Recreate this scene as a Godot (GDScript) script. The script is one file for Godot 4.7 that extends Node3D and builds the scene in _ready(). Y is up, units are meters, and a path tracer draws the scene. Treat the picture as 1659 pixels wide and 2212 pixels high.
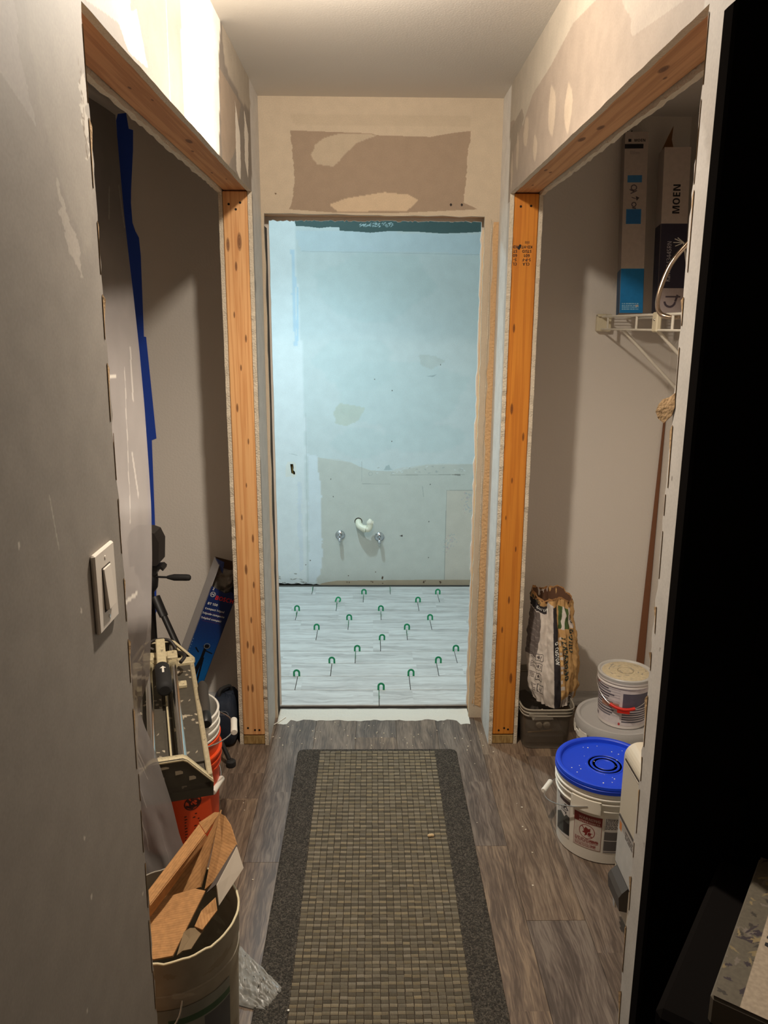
extends Node3D
# A hallway under renovation: open closets with bare studs left and right, a bathroom being tiled beyond the far doorway.

const XL := -0.418      # hall face of the left wall
const XR := 0.483       # hall face of the right wall
const ZJ := -2.913      # far jambs of the closet openings
const ZE := -3.14       # hall face of the wall with the bathroom doorway
const ZN := -1.271      # near edge of the left opening
const ZNR := -1.253     # near edge of the right opening
const HC := 2.489       # ceiling
const YO := 2.127       # head of the closet openings
const ZB := -4.95       # bathroom back wall
const ZC := -3.37       # far end of the closets

var sg := 1
var used := {}
var M := {}
var rng := RandomNumberGenerator.new()
var soft_noise := FastNoiseLite.new()


class Canvas:
	var im: Image
	var x0: float
	var x1: float
	var y0: float
	var y1: float
	var s: float
	var rg := RandomNumberGenerator.new()
	var edge := FastNoiseLite.new()

	func _init(ax0: float, ax1: float, ay0: float, ay1: float, ppm: float, col: Color) -> void:
		x0 = ax0
		x1 = ax1
		y0 = ay0
		y1 = ay1
		s = ppm
		im = Image.create(int((x1 - x0) * s), int((y1 - y0) * s), false, Image.FORMAT_RGBA8)
		im.fill(col)
		rg.seed = 7
		edge.frequency = 0.06
		edge.fractal_octaves = 4

	func px(p: Vector2) -> Vector2:
		return Vector2((p.x - x0) * s, (y1 - p.y) * s)

	func uv(x: float, y: float) -> Vector2:
		return Vector2((x - x0) / (x1 - x0), (y1 - y) / (y1 - y0))

	func fill_px(target: Image, q: PackedVector2Array, col: Color, jit: float) -> void:
		var lo := INF
		var hi := -INF
		for p in q:
			lo = minf(lo, p.y)
			hi = maxf(hi, p.y)
		for y in range(maxi(0, int(lo)), mini(target.get_height() - 1, int(hi)) + 1):
			var yc := y + 0.5
			var xs: Array[float] = []
			for i in q.size():
				var a := q[i]
				var b := q[(i + 1) % q.size()]
				if (a.y <= yc) != (b.y <= yc):
					xs.append(a.x + (yc - a.y) / (b.y - a.y) * (b.x - a.x))
			xs.sort()
			for k in range(0, xs.size() - 1, 2):
				var l := int(xs[k] + (edge.get_noise_2d(y, xs[k] * 0.05) * 2.0 + rg.randf_range(-0.15, 0.15)) * jit)
				var r := int(xs[k + 1] + (edge.get_noise_2d(y, xs[k + 1] * 0.05 + 90.0) * 2.0 + rg.randf_range(-0.15, 0.15)) * jit)
				target.fill_rect(Rect2i(l, y, maxi(0, r - l), 1), col)

	func poly(pts: Array, col: Color, jit := 0.0) -> void:
		var q := PackedVector2Array()
		for p in pts:
			q.append(px(p))
		fill_px(im, q, col, jit)

	func soft(pts: Array, col: Color, k: int, alpha := 1.0, jit := 0.6) -> void:
		var o := Image.create(maxi(2, im.get_width() / k), maxi(2, im.get_height() / k), false, Image.FORMAT_RGBA8)
		o.fill(Color(col.r, col.g, col.b, 0))
		var q := PackedVector2Array()
		for p in pts:
			q.append(px(p) / k)
		fill_px(o, q, Color(col.r, col.g, col.b, alpha), jit)
		o.resize(im.get_width(), im.get_height(), Image.INTERPOLATE_BILINEAR)
		im.blend_rect(o, Rect2i(0, 0, im.get_width(), im.get_height()), Vector2i.ZERO)

	func rect(ax: float, ay: float, bx: float, by: float, col: Color) -> void:
		var a := px(Vector2(minf(ax, bx), maxf(ay, by)))
		var b := px(Vector2(maxf(ax, bx), minf(ay, by)))
		im.fill_rect(Rect2i(int(round(a.x)), int(round(a.y)), maxi(1, int(round(b.x - a.x))), maxi(1, int(round(b.y - a.y)))), col)

	func blob(x: float, y: float, rx: float, ry: float, col: Color, jit := 0.0, turn := 0.0) -> void:
		var pts := []
		for i in 18:
			var a := TAU * i / 18.0
			var e := Vector2(cos(a) * rx, sin(a) * ry).rotated(turn) * (1.0 + rg.randf_range(-jit, jit))
			pts.append(Vector2(x, y) + e)
		poly(pts, col)

	func ring(x: float, y: float, r: float, w: float, col: Color) -> void:
		for i in 40:
			var a := TAU * i / 40.0
			line(x + cos(a) * r, y + sin(a) * r, x + cos(a + 0.17) * r, y + sin(a + 0.17) * r, w, col)

	func line(ax: float, ay: float, bx: float, by: float, w: float, col: Color) -> void:
		var a := Vector2(ax, ay)
		var b := Vector2(bx, by)
		var n := (b - a).orthogonal().normalized() * w * 0.5
		poly([a + n, b + n, b - n, a - n], col)

	func scribble(ax: float, ay: float, bx: float, by: float, rows: int, col: Color) -> void:
		# rows of small print, too small to read
		var h := (by - ay) / rows
		for i in rows:
			var x := ax
			while x < bx:
				var w := rg.randf_range(0.004, 0.012) * (bx - ax) / 0.06
				rect(x, ay + h * (i + 0.25), minf(x + w, bx), ay + h * (i + 0.8), col)
				x += w + (bx - ax) * 0.025
			if i % 3 == 2:
				rect(bx - (bx - ax) * rg.randf_range(0.1, 0.5), ay + h * i, bx, ay + h * (i + 1), Color(col.r, col.g, col.b).lerp(im.get_pixel(0, 0), 1.0))

	func grain(amount: float, freq: float, sd: int, stretch := Vector2.ONE) -> void:
		var w := im.get_width()
		var h := im.get_height()
		var n := FastNoiseLite.new()
		n.seed = sd
		n.frequency = freq
		n.fractal_octaves = 3
		var ni := n.get_image(maxi(4, int(w * stretch.x)), maxi(4, int(h * stretch.y)), false, false, false)
		ni.resize(w, h, Image.INTERPOLATE_BILINEAR)
		ni.convert(Image.FORMAT_L8)
		var nd := ni.get_data()
		var lut := PackedFloat32Array()
		for i in 256:
			lut.append(1.0 + amount * (i / 127.5 - 1.0))
		var d := im.get_data()
		var j := 0
		for i in w * h:
			var f := lut[nd[i]]
			d[j] = mini(255, int(d[j] * f))
			d[j + 1] = mini(255, int(d[j + 1] * f))
			d[j + 2] = mini(255, int(d[j + 2] * f))
			j += 4
		im = Image.create_from_data(w, h, false, Image.FORMAT_RGBA8, d)

	func tex() -> ImageTexture:
		return ImageTexture.create_from_image(im)


# ---------------------------------------------------------------- helpers: shapes

func v(x: float, y: float, z: float) -> Vector3:
	return Vector3(x, y, z)


func v2(x: float, y: float) -> Vector2:
	return Vector2(x, y)


func begin() -> SurfaceTool:
	var st := SurfaceTool.new()
	st.begin(Mesh.PRIMITIVE_TRIANGLES)
	return st


func tri(st: SurfaceTool, a: Vector3, b: Vector3, c: Vector3, ua: Vector2, ub: Vector2, uc: Vector2, n: Vector3) -> void:
	if (b - a).cross(c - a).dot(n) > 0.0:
		var t := b
		b = c
		c = t
		var u := ub
		ub = uc
		uc = u
	st.set_uv(ua)
	st.add_vertex(a)
	st.set_uv(ub)
	st.add_vertex(b)
	st.set_uv(uc)
	st.add_vertex(c)


func quad(st: SurfaceTool, a: Vector3, b: Vector3, c: Vector3, d: Vector3, n: Vector3, ua := Vector2.ZERO, ub := Vector2.RIGHT, uc := Vector2.ONE, ud := Vector2.DOWN) -> void:
	tri(st, a, b, c, ua, ub, uc, n)
	tri(st, a, c, d, ua, uc, ud, n)


func box(st: SurfaceTool, c: Vector3, size: Vector3, bev := 0.0, xf := Transform3D.IDENTITY, us := 1.0, uo := Vector2.ZERO) -> void:
	# chamfered box; uv runs in metres * us over each face
	st.set_smooth_group(-1)
	var h := size * 0.5
	bev = minf(bev, minf(h.x, minf(h.y, h.z)) * 0.95)
	for ax in 3:
		var a1 := (ax + 1) % 3
		var a2 := (ax + 2) % 3
		for sgn in [-1.0, 1.0]:
			var q: Array[Vector3] = []
			var u: Array[Vector2] = []
			for k in [Vector2(-1, -1), Vector2(1, -1), Vector2(1, 1), Vector2(-1, 1)]:
				var p := Vector3.ZERO
				p[ax] = sgn * h[ax]
				p[a1] = k.x * (h[a1] - bev)
				p[a2] = k.y * (h[a2] - bev)
				var w := Vector2(p.z, p.x) if ax == 1 else (Vector2(p.z, p.y) if ax == 0 else Vector2(p.x, p.y))
				u.append(w * us + uo)
				q.append(xf * (p + c))
			var n := Vector3.ZERO
			n[ax] = sgn
			quad(st, q[0], q[1], q[2], q[3], xf.basis * n, u[0], u[1], u[2], u[3])
	if bev <= 0.0:
		return
	for ax in 3:
		var a1 := (ax + 1) % 3
		var a2 := (ax + 2) % 3
		for s1 in [-1.0, 1.0]:
			for s2 in [-1.0, 1.0]:
				var p := Vector3.ZERO
				var q := Vector3.ZERO
				p[a1] = s1 * h[a1]
				p[a2] = s2 * (h[a2] - bev)
				q[a1] = s1 * (h[a1] - bev)
				q[a2] = s2 * h[a2]
				var e := Vector3.ZERO
				e[ax] = h[ax] - bev
				var n := Vector3.ZERO
				n[a1] = s1
				n[a2] = s2
				quad(st, xf * (c + p - e), xf * (c + q - e), xf * (c + q + e), xf * (c + p + e), xf.basis * n, uo, uo, uo, uo)
	for sx in [-1.0, 1.0]:
		for sy in [-1.0, 1.0]:
			for sz in [-1.0, 1.0]:
				var k := v(sx, sy, sz)
				tri(st, xf * (c + k * (h - v(0, bev, bev))), xf * (c + k * (h - v(bev, 0, bev))), xf * (c + k * (h - v(bev, bev, 0))), uo, uo, uo, xf.basis * k)


func lathe(st: SurfaceTool, prof: Array, segs: int, at := Vector3.ZERO, xf := Transform3D.IDENTITY, a0 := 0.0, a1 := TAU, wob: Variant = null) -> void:
	# prof: (radius, height) going up along the outside; angle 0 faces +z and grows to the right
	sg += 1
	for i in prof.size() - 1:
		var p: Vector2 = prof[i]
		var q: Vector2 = prof[i + 1]
		if i > 0:
			var o: Vector2 = prof[i - 1]
			if absf((p - o).angle_to(q - p)) > 0.6:
				sg += 1
		st.set_smooth_group(sg)
		var d := q - p
		for j in segs:
			var fa := a0 + (a1 - a0) * j / segs
			var fb := a0 + (a1 - a0) * (j + 1) / segs
			var n := v(sin((fa + fb) * 0.5) * d.y, -d.x, cos((fa + fb) * 0.5) * d.y)
			var k: Array[Vector3] = []
			for w in [[p, fa], [p, fb], [q, fb], [q, fa]]:
				var pr: Vector2 = w[0]
				var an: float = w[1]
				var e := v(sin(an) * pr.x, pr.y, cos(an) * pr.x)
				if wob != null:
					e = wob.call(e, an)
				k.append(xf * (e + at))
			var u0 := float(j) / segs
			var u1 := float(j + 1) / segs
			quad(st, k[0], k[1], k[2], k[3], xf.basis * n, v2(u0, -p.y), v2(u1, -p.y), v2(u1, -q.y), v2(u0, -q.y))


func tube(st: SurfaceTool, pts: Array, r: Variant, sides := 10, caps := true, flat := Vector2.ONE) -> void:
	sg += 1
	st.set_smooth_group(sg)
	var n := pts.size()
	var rings: Array = []
	var up := Vector3.UP
	var t0: Vector3 = (pts[1] - pts[0]).normalized()
	if absf(t0.dot(up)) > 0.95:
		up = Vector3.RIGHT
	var nx := t0.cross(up).normalized()
	var along := 0.0
	var lens: Array[float] = []
	for i in n:
		var t: Vector3 = (pts[mini(i + 1, n - 1)] - pts[maxi(i - 1, 0)]).normalized()
		nx = (nx - t * nx.dot(t)).normalized()
		var ny := t.cross(nx)
		var rad: float = r[i] if r is Array else r
		var ring: Array[Vector3] = []
		for k in sides:
			var a := TAU * k / sides
			ring.append(pts[i] + (nx * cos(a) * flat.x + ny * sin(a) * flat.y) * rad)
		rings.append(ring)
		if i > 0:
			along += (pts[i] - pts[i - 1]).length()
		lens.append(along)
	for i in n - 1:
		for k in sides:
			var k2 := (k + 1) % sides
			var a: Vector3 = rings[i][k]
			var b: Vector3 = rings[i][k2]
			var c: Vector3 = rings[i + 1][k2]
			var d: Vector3 = rings[i + 1][k]
			var mid: Vector3 = (a + b + c + d) * 0.25 - (pts[i] + pts[i + 1]) * 0.5
			var u0 := float(k) / sides
			var u1 := float(k + 1) / sides
			quad(st, a, b, c, d, mid, v2(u0, lens[i]), v2(u1, lens[i]), v2(u1, lens[i + 1]), v2(u0, lens[i + 1]))
	if caps:
		st.set_smooth_group(-1)
		for e in [0, n - 1]:
			var dir: Vector3 = (pts[0] - pts[1]) if e == 0 else (pts[n - 1] - pts[n - 2])
			for k in sides:
				tri(st, pts[e], rings[e][k], rings[e][(k + 1) % sides], Vector2.ZERO, Vector2.ZERO, Vector2.ZERO, dir)


func face(st: SurfaceTool, pts: Array, o: Vector3, ux: Vector3, uy: Vector3, n: Vector3, cv: Canvas = null, us := 1.0) -> void:
	# a flat polygon given in (u, v) metres
	st.set_smooth_group(-1)
	var q := PackedVector2Array(pts)
	var idx := Geometry2D.triangulate_polygon(q)
	for i in range(0, idx.size(), 3):
		var p: Array[Vector3] = []
		var u: Array[Vector2] = []
		for k in 3:
			var w := q[idx[i + k]]
			p.append(o + ux * w.x + uy * w.y)
			u.append(cv.uv(w.x, w.y) if cv else w * us)
		tri(st, p[0], p[1], p[2], u[0], u[1], u[2], n)


func sides(st: SurfaceTool, pts: Array, o: Vector3, ux: Vector3, uy: Vector3, back: Vector3) -> void:
	# the rim of a plate whose face is the polygon
	st.set_smooth_group(-1)
	var mid := Vector2.ZERO
	var clockwise := Geometry2D.is_polygon_clockwise(PackedVector2Array(pts))
	for i in pts.size():
		var a: Vector2 = pts[i]
		var b: Vector2 = pts[(i + 1) % pts.size()]
		var e := (b - a).orthogonal()
		if clockwise:
			e = -e
		var n := ux * e.x + uy * e.y
		# orthogonal() turns (x, y) into (y, -x): to the right of the walk, outside when walking anticlockwise
		var A := o + ux * a.x + uy * a.y
		var B := o + ux * b.x + uy * b.y
		var l := (b - a).length()
		quad(st, A, B, B + back, A + back, n, v2(0, 0), v2(l, 0), v2(l, back.length()), v2(0, back.length()))


func prism(st: SurfaceTool, pts: Array, o: Vector3, ux: Vector3, uy: Vector3, depth: Vector3, cv: Canvas = null) -> void:
	face(st, pts, o, ux, uy, -depth, cv)
	face(st, pts, o + depth, ux, uy, depth, cv)
	sides(st, pts, o, ux, uy, depth)


func sheet(st: SurfaceTool, p: Array, th: float, us := 4.0) -> void:
	# a bent panel of board: a fan over points in space, with thickness
	st.set_smooth_group(-1)
	var n := Vector3.ZERO
	var c := Vector3.ZERO
	for i in p.size():
		n += (p[i] as Vector3).cross(p[(i + 1) % p.size()])
		c += p[i]
	n = n.normalized()
	c /= p.size()
	var e1: Vector3 = (p[1] - p[0]).normalized()
	var e2 := n.cross(e1)
	var uvs: Array[Vector2] = []
	for q in p:
		uvs.append(v2((q - c).dot(e1), (q - c).dot(e2)) * us)
	for i in p.size():
		var j := (i + 1) % p.size()
		for s in [-1.0, 1.0]:
			var off: Vector3 = n * th * 0.5 * s
			tri(st, c + off, p[i] + off, p[j] + off, Vector2.ZERO, uvs[i], uvs[j], n * s)
		quad(st, p[i] - n * th * 0.5, p[j] - n * th * 0.5, p[j] + n * th * 0.5, p[i] + n * th * 0.5, ((p[i] + p[j]) * 0.5 - c), uvs[i], uvs[j], uvs[j], uvs[i])


func grid(st: SurfaceTool, nu: int, nv: int, f: Callable, flip := 1.0) -> void:
	sg += 1
	st.set_smooth_group(sg)
	var p: Array = []
	for j in nv + 1:
		var row: Array[Vector3] = []
		for i in nu + 1:
			row.append(f.call(float(i) / nu, float(j) / nv))
		p.append(row)
	for j in nv:
		for i in nu:
			var a: Vector3 = p[j][i]
			var b: Vector3 = p[j][i + 1]
			var c: Vector3 = p[j + 1][i + 1]
			var d: Vector3 = p[j + 1][i]
			var n := (c - a).cross(d - b) * flip
			quad(st, a, b, c, d, n, v2(float(i) / nu, float(j) / nv), v2(float(i + 1) / nu, float(j) / nv), v2(float(i + 1) / nu, float(j + 1) / nv), v2(float(i) / nu, float(j + 1) / nv))


func jag(a: Vector2, b: Vector2, step: float, amp: float) -> Array:
	# a broken edge from a to b (b left out)
	var out := [a]
	var n := maxi(1, int(a.distance_to(b) / step))
	var o := (b - a).normalized().orthogonal()
	for i in range(1, n):
		var t := float(i) / n
		out.append(a.lerp(b, t + rng.randf_range(-0.3, 0.3) / n) + o * (rng.randf_range(-amp, amp) + soft_noise.get_noise_1d(i * 9.0 + a.x * 50.0) * amp))
	return out


func smooth_path(pts: Array, n: int) -> Array:
	var c := Curve3D.new()
	for i in pts.size():
		var t: Vector3 = (pts[mini(i + 1, pts.size() - 1)] - pts[maxi(i - 1, 0)]) / 6.0
		c.add_point(pts[i], -t, t)
	var out := []
	for i in n + 1:
		out.append(c.sample_baked(c.get_baked_length() * i / n, true))
	return out


func lettering(st: SurfaceTool, words: String, h: float, xf: Transform3D, bold := true, warp: Variant = null, serif := false) -> void:
	# raised print: capitals h metres tall, centred on the origin of xf, readable from +z
	var f := SystemFont.new()
	f.font_names = PackedStringArray(["Droid Serif" if serif else "Droid Sans"])
	f.font_weight = 700 if bold else 400
	var tm := TextMesh.new()
	tm.font = f
	tm.text = words
	tm.font_size = 32
	tm.pixel_size = h / 23.0
	tm.depth = 0.0006
	tm.curve_step = 2.0
	var ar := tm.get_mesh_arrays()
	var pos: PackedVector3Array = ar[Mesh.ARRAY_VERTEX]
	var idx: PackedInt32Array = ar[Mesh.ARRAY_INDEX] if ar[Mesh.ARRAY_INDEX] != null else PackedInt32Array(range(pos.size()))
	st.set_smooth_group(-1)
	for i in range(0, idx.size(), 3):
		for k in 3:
			var p := xf * pos[idx[i + k]]
			if warp != null:
				p = warp.call(p)
			st.set_uv(Vector2.ZERO)
			st.add_vertex(p)


# ---------------------------------------------------------------- helpers: nodes

func put(called: String, st: SurfaceTool, m: Material, parent: Node = null) -> MeshInstance3D:
	st.generate_normals()
	st.index()
	return hang(called, st.commit(), m, parent)


func hang(called: String, mesh: Mesh, m: Material, parent: Node = null) -> MeshInstance3D:
	var o := MeshInstance3D.new()
	o.mesh = mesh
	o.material_override = m
	if parent:
		var n := called
		var k := 0
		while parent.has_node(n):
			k += 1
			n = "%s_%03d" % [called, k]
		o.name = n
		parent.add_child(o)
	else:
		o.name = numbered(called)
		add_child(o)
	return o


func numbered(called: String) -> String:
	if not used.has(called):
		used[called] = 0
		return called
	used[called] += 1
	return "%s_%03d" % [called, used[called]]


func thing(called: String, label: String, category: String, at := Vector3.ZERO, group := "", turn := 0.0) -> Node3D:
	var o := Node3D.new()
	o.name = numbered(called)
	add_child(o)
	o.position = at
	o.rotation.y = turn
	tag(o, label, category, group)
	return o


func tag(o: Node3D, label: String, category: String, group := "") -> Node3D:
	o.set_meta("label", label)
	o.set_meta("category", category)
	if group:
		o.set_meta("group", group)
	return o


func struct(called: String, label: String, category: String) -> Node3D:
	var o := Node3D.new()
	o.name = numbered(called)
	add_child(o)
	o.set_meta("kind", "structure")
	return tag(o, label, category)


func mat(col: Color, rough := 0.8, metal := 0.0) -> StandardMaterial3D:
	var m := StandardMaterial3D.new()
	m.albedo_color = col
	m.roughness = rough
	m.metallic = metal
	return m


func tmat(t: Texture2D, rough := 0.85, rep := true) -> StandardMaterial3D:
	var m := StandardMaterial3D.new()
	m.albedo_texture = t
	m.roughness = rough
	m.texture_repeat = rep
	return m


func relief(m: StandardMaterial3D, freq: float, cm: float, scale := 1.0, sd := 3) -> StandardMaterial3D:
	# fine bumps that follow the world, not the mesh
	var n := FastNoiseLite.new()
	n.seed = sd
	n.frequency = freq
	n.fractal_octaves = 4
	var t := NoiseTexture2D.new()
	t.width = 256
	t.height = 256
	t.seamless = true
	t.noise = n
	m.heightmap_enabled = true
	m.heightmap_texture = t
	m.heightmap_scale = cm
	m.uv1_triplanar = true
	m.uv1_world_triplanar = true
	m.uv1_scale = Vector3.ONE * scale
	return m


func c255(r: int, g: int, b: int) -> Color:
	return Color(r / 255.0, g / 255.0, b / 255.0)


func _ready() -> void:
	rng.seed = 11
	soft_noise.seed = 5
	soft_noise.frequency = 0.2
	# ---- camera
	var cam := Camera3D.new()
	cam.name = "camera"
	cam.fov = 66.31
	cam.near = 0.05
	cam.basis = Basis.from_euler(Vector3(-0.2335, -0.0166, 0.0057), EULER_ORDER_YXZ)
	cam.position = v(0, 1.6758, 0)
	add_child(cam)
	cam.current = true
	# ---- surroundings: an indoor place, no daylight
	var we := WorldEnvironment.new()
	we.name = "world_environment"
	var env := Environment.new()
	env.background_mode = Environment.BG_COLOR
	env.background_color = Color.BLACK
	env.tonemap_mode = Environment.TONE_MAPPER_LINEAR
	env.tonemap_exposure = 1.0
	env.sdfgi_enabled = true
	env.ssao_enabled = true
	env.ssil_enabled = true
	we.environment = env
	add_child(we)
	# ---- the two lamps: the hall's warm dome and the bathroom's cool one
	ceiling_lamp(v(-0.075, HC, -1.85), Color(1.0, 0.945, 0.872), 0.84, 2.45, 0.105, "warm white dome ceiling light of the hallway, cut off by the photo's upper edge")
	ceiling_lamp(v(-0.42, HC, -3.95), Color(0.82, 0.95, 1.0), 0.36, 2.3, 0.12, "cool white dome ceiling light of the bathroom, above the tiled floor")
	make_materials()
	build_shell()
	build_floors()
	build_bathroom()
	build_left_closet()
	build_right_closet()
	build_hall()


func ceiling_lamp(at: Vector3, col: Color, omni: float, down: float, r: float, label: String) -> void:
	var t := thing("ceiling_light", label, "ceiling light", at)
	var st := begin()
	lathe(st, [v2(0, -0.022), v2(r + 0.004, -0.022), v2(r + 0.012, -0.016), v2(r + 0.012, -0.001), v2(0, -0.001)], 48)
	put("base", st, mat(c255(225, 220, 210), 0.4), t)
	st = begin()
	var prof := []
	for i in 13:
		var a := PI * 0.5 * i / 12.0
		prof.append(v2(sin(a) * r, -0.022 - cos(a) * 0.085))
	lathe(st, prof, 48)
	var glow := mat(Color(1, 1, 1), 0.3)
	glow.emission_enabled = true
	glow.emission = col.lerp(Color.WHITE, 0.35)
	glow.emission_energy_multiplier = 1.6
	put("dome", st, glow, t)
	# the frosted dome throws most of its light downward, some to the sides
	var l := OmniLight3D.new()
	l.name = "bulb_light"
	l.light_color = col
	l.light_energy = omni
	l.light_size = 0.036
	l.omni_range = 12.0
	l.omni_attenuation = 2.0
	l.shadow_enabled = true
	l.position = v(0, -0.062, 0)
	t.add_child(l)
	var s := SpotLight3D.new()
	s.name = "reflector_light"
	s.light_color = col
	s.light_energy = down
	s.light_size = 0.036
	s.spot_range = 12.0
	s.spot_attenuation = 2.0
	s.spot_angle = 70.0
	s.spot_angle_attenuation = 1.0
	s.shadow_enabled = true
	s.position = v(0, -0.062, 0)
	s.rotation.x = -PI * 0.5
	t.add_child(s)


func wood_tex(w: int, h: int, a: Color, b: Color, knots: Array, sd: int, rings := 16.0, contrast := 1.0) -> ImageTexture:
	# planed softwood: growth rings run along v, bent round the knots (x, y, radius as shares of the width and height)
	var n := FastNoiseLite.new()
	n.seed = sd
	n.frequency = 1.0
	var d := PackedByteArray()
	d.resize(w * h * 4)
	var asp := float(h) / w
	var j := 0
	for y in h:
		var fy := float(y) / h
		for x in w:
			var fx := float(x) / w
			var bend := n.get_noise_2d(fx * 1.5, fy * asp * 0.12) * 0.5
			var dark := 0.0
			for k in knots:
				var dx: float = fx - k[0]
				var dy: float = (fy - k[1]) * asp
				if absf(dy) > 0.55:
					continue
				var rr: float = k[2] * 0.62
				var q := dx * dx + dy * dy * 0.35
				bend += rr * 1.1 * exp(-q / (rr * rr * 5.0)) * signf(dx + 0.001)
				var e := (dx * dx + dy * dy * 0.6) / (rr * rr)
				if e < 1.6:
					dark = maxf(dark, clampf(1.0 - e * 0.62, 0.0, 0.62) * (0.85 + 0.15 * sin(e * 12.0)))
			var g := 0.5 + 0.5 * sin((fx + bend) * rings + n.get_noise_2d(fx * 9.0, fy * asp * 0.6) * 1.6)
			g = g * g * 0.55 * contrast + (n.get_noise_2d(fx * 60.0, fy * asp * 1.2) + 0.5) * 0.22 * contrast
			var c := a.lerp(b, clampf(g, 0.0, 1.0))
			c = c.lerp(Color(b.r * 0.36, b.g * 0.27, b.b * 0.22), dark)
			d[j] = int(c.r * 255.0)
			d[j + 1] = int(c.g * 255.0)
			d[j + 2] = int(c.b * 255.0)
			d[j + 3] = 255
			j += 4
	return ImageTexture.create_from_image(Image.create_from_data(w, h, false, Image.FORMAT_RGBA8, d))


func streak_tex(w: int, h: int, cols: Array, sd: int, fine := 0.5, along := 3.0, across := 26.0) -> ImageTexture:
	# printed wood-look board: streaks along u
	var n := FastNoiseLite.new()
	n.seed = sd
	n.frequency = 1.0
	n.fractal_octaves = 3
	var d := PackedByteArray()
	d.resize(w * h * 4)
	var j := 0
	for y in h:
		var fy := float(y) / h
		for x in w:
			var fx := float(x) / w
			var wv := n.get_noise_2d(fx * 3.0, fy * 2.0) * 0.12
			var g := 0.5 + 0.9 * n.get_noise_2d(fx * along, (fy + wv) * across * 0.22) 
			g += fine * n.get_noise_2d(fx * along * 5.0 + 40.0, fy * across * 1.6 + wv * 20.0)
			g = clampf(g, 0.0, 0.999) * (cols.size() - 1)
			var k := int(g)
			var c: Color = (cols[k] as Color).lerp(cols[k + 1], g - k)
			d[j] = int(c.r * 255.0)
			d[j + 1] = int(c.g * 255.0)
			d[j + 2] = int(c.b * 255.0)
			d[j + 3] = 255
			j += 4
	return ImageTexture.create_from_image(Image.create_from_data(w, h, false, Image.FORMAT_RGBA8, d))


func make_materials() -> void:
	M.gypsum = relief(mat(c255(208, 196, 176), 0.95), 0.08, 0.25, 6.0)
	M.paper = relief(mat(c255(168, 138, 100), 0.95), 0.08, 0.15, 6.0)
	M.gap = mat(c255(58, 48, 40), 0.95)
	M.closet = relief(mat(c255(226, 219, 210), 0.75), 0.06, 0.05, 5.0)
	M.ceiling = relief(mat(c255(222, 216, 208), 0.9), 0.09, 0.025, 5.0)
	M.stud_left = tmat(wood_tex(128, 1024, c255(236, 184, 126), c255(204, 138, 82), [[0.15, 0.085, 0.10], [0.62, 0.08, 0.13], [0.45, 0.12, 0.07], [0.3, 0.2, 0.05], [0.75, 0.24, 0.06], [0.5, 0.29, 0.05], [0.28, 0.36, 0.07], [0.7, 0.42, 0.05], [0.55, 0.5, 0.04], [0.3, 0.56, 0.05], [0.75, 0.6, 0.07], [0.4, 0.66, 0.09], [0.72, 0.69, 0.06], [0.55, 0.76, 0.06], [0.35, 0.81, 0.07], [0.6, 0.82, 0.08], [0.3, 0.9, 0.06], [0.5, 0.9, 0.08]], 3), 0.62)
	M.stud_right = tmat(wood_tex(128, 1024, c255(214, 138, 48), c255(182, 104, 28), [[0.2, 0.22, 0.07], [0.25, 0.36, 0.09], [0.8, 0.41, 0.07], [0.4, 0.49, 0.05], [0.2, 0.56, 0.04], [0.7, 0.62, 0.05], [0.5, 0.72, 0.07], [0.25, 0.78, 0.06], [0.75, 0.88, 0.10]], 8, 14.0, 0.9), 0.5)
	M.header_left = tmat(wood_tex(128, 1024, c255(206, 152, 104), c255(168, 112, 68), [[0.45, 0.28, 0.05], [0.7, 0.33, 0.04], [0.6, 0.55, 0.13], [0.4, 0.62, 0.06], [0.3, 0.8, 0.06], [0.6, 0.86, 0.05]], 21, 12.0), 0.7)
	M.header_right = tmat(wood_tex(128, 1024, c255(212, 160, 112), c255(174, 122, 78), [[0.35, 0.2, 0.12], [0.6, 0.23, 0.05], [0.45, 0.45, 0.12], [0.3, 0.52, 0.13], [0.25, 0.75, 0.08], [0.5, 0.77, 0.07], [0.4, 0.9, 0.06]], 34, 12.0), 0.7)
	M.plate = tmat(wood_tex(128, 128, c255(176, 146, 92), c255(128, 98, 52), [[0.5, 1.5, 0.9]], 5, 30.0), 0.8)
	M.nail = mat(c255(32, 24, 20), 0.5, 0.4)
	M.black = mat(c255(26, 25, 25), 0.45)
	M.rubber = mat(c255(34, 33, 33), 0.75)
	M.chrome = mat(c255(200, 203, 208), 0.16, 1.0)
	M.steel = mat(c255(214, 214, 212), 0.17, 1.0)
	M.white_plastic = mat(c255(228, 224, 214), 0.42)
	M.grip = mat(c255(232, 226, 214), 0.5)
	M.card = card_mat()
	M.door = mat(c255(22, 20, 19), 0.75)
	M.door.metallic_specular = 0.0
	M.ink = mat(c255(24, 22, 24), 0.7)
	M.white_ink = mat(c255(235, 235, 230), 0.7)


func card_mat() -> StandardMaterial3D:
	var cv := Canvas.new(0, 1, 0, 1, 256, c255(178, 132, 84))
	for i in 40:
		cv.rect(0, i * 0.025, 1, i * 0.025 + 0.008, c255(166, 120, 74))
	cv.grain(0.10, 0.05, 4)
	var m := tmat(cv.tex(), 0.9)
	return m


# ---------------------------------------------------------------- the shell of the place

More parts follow.
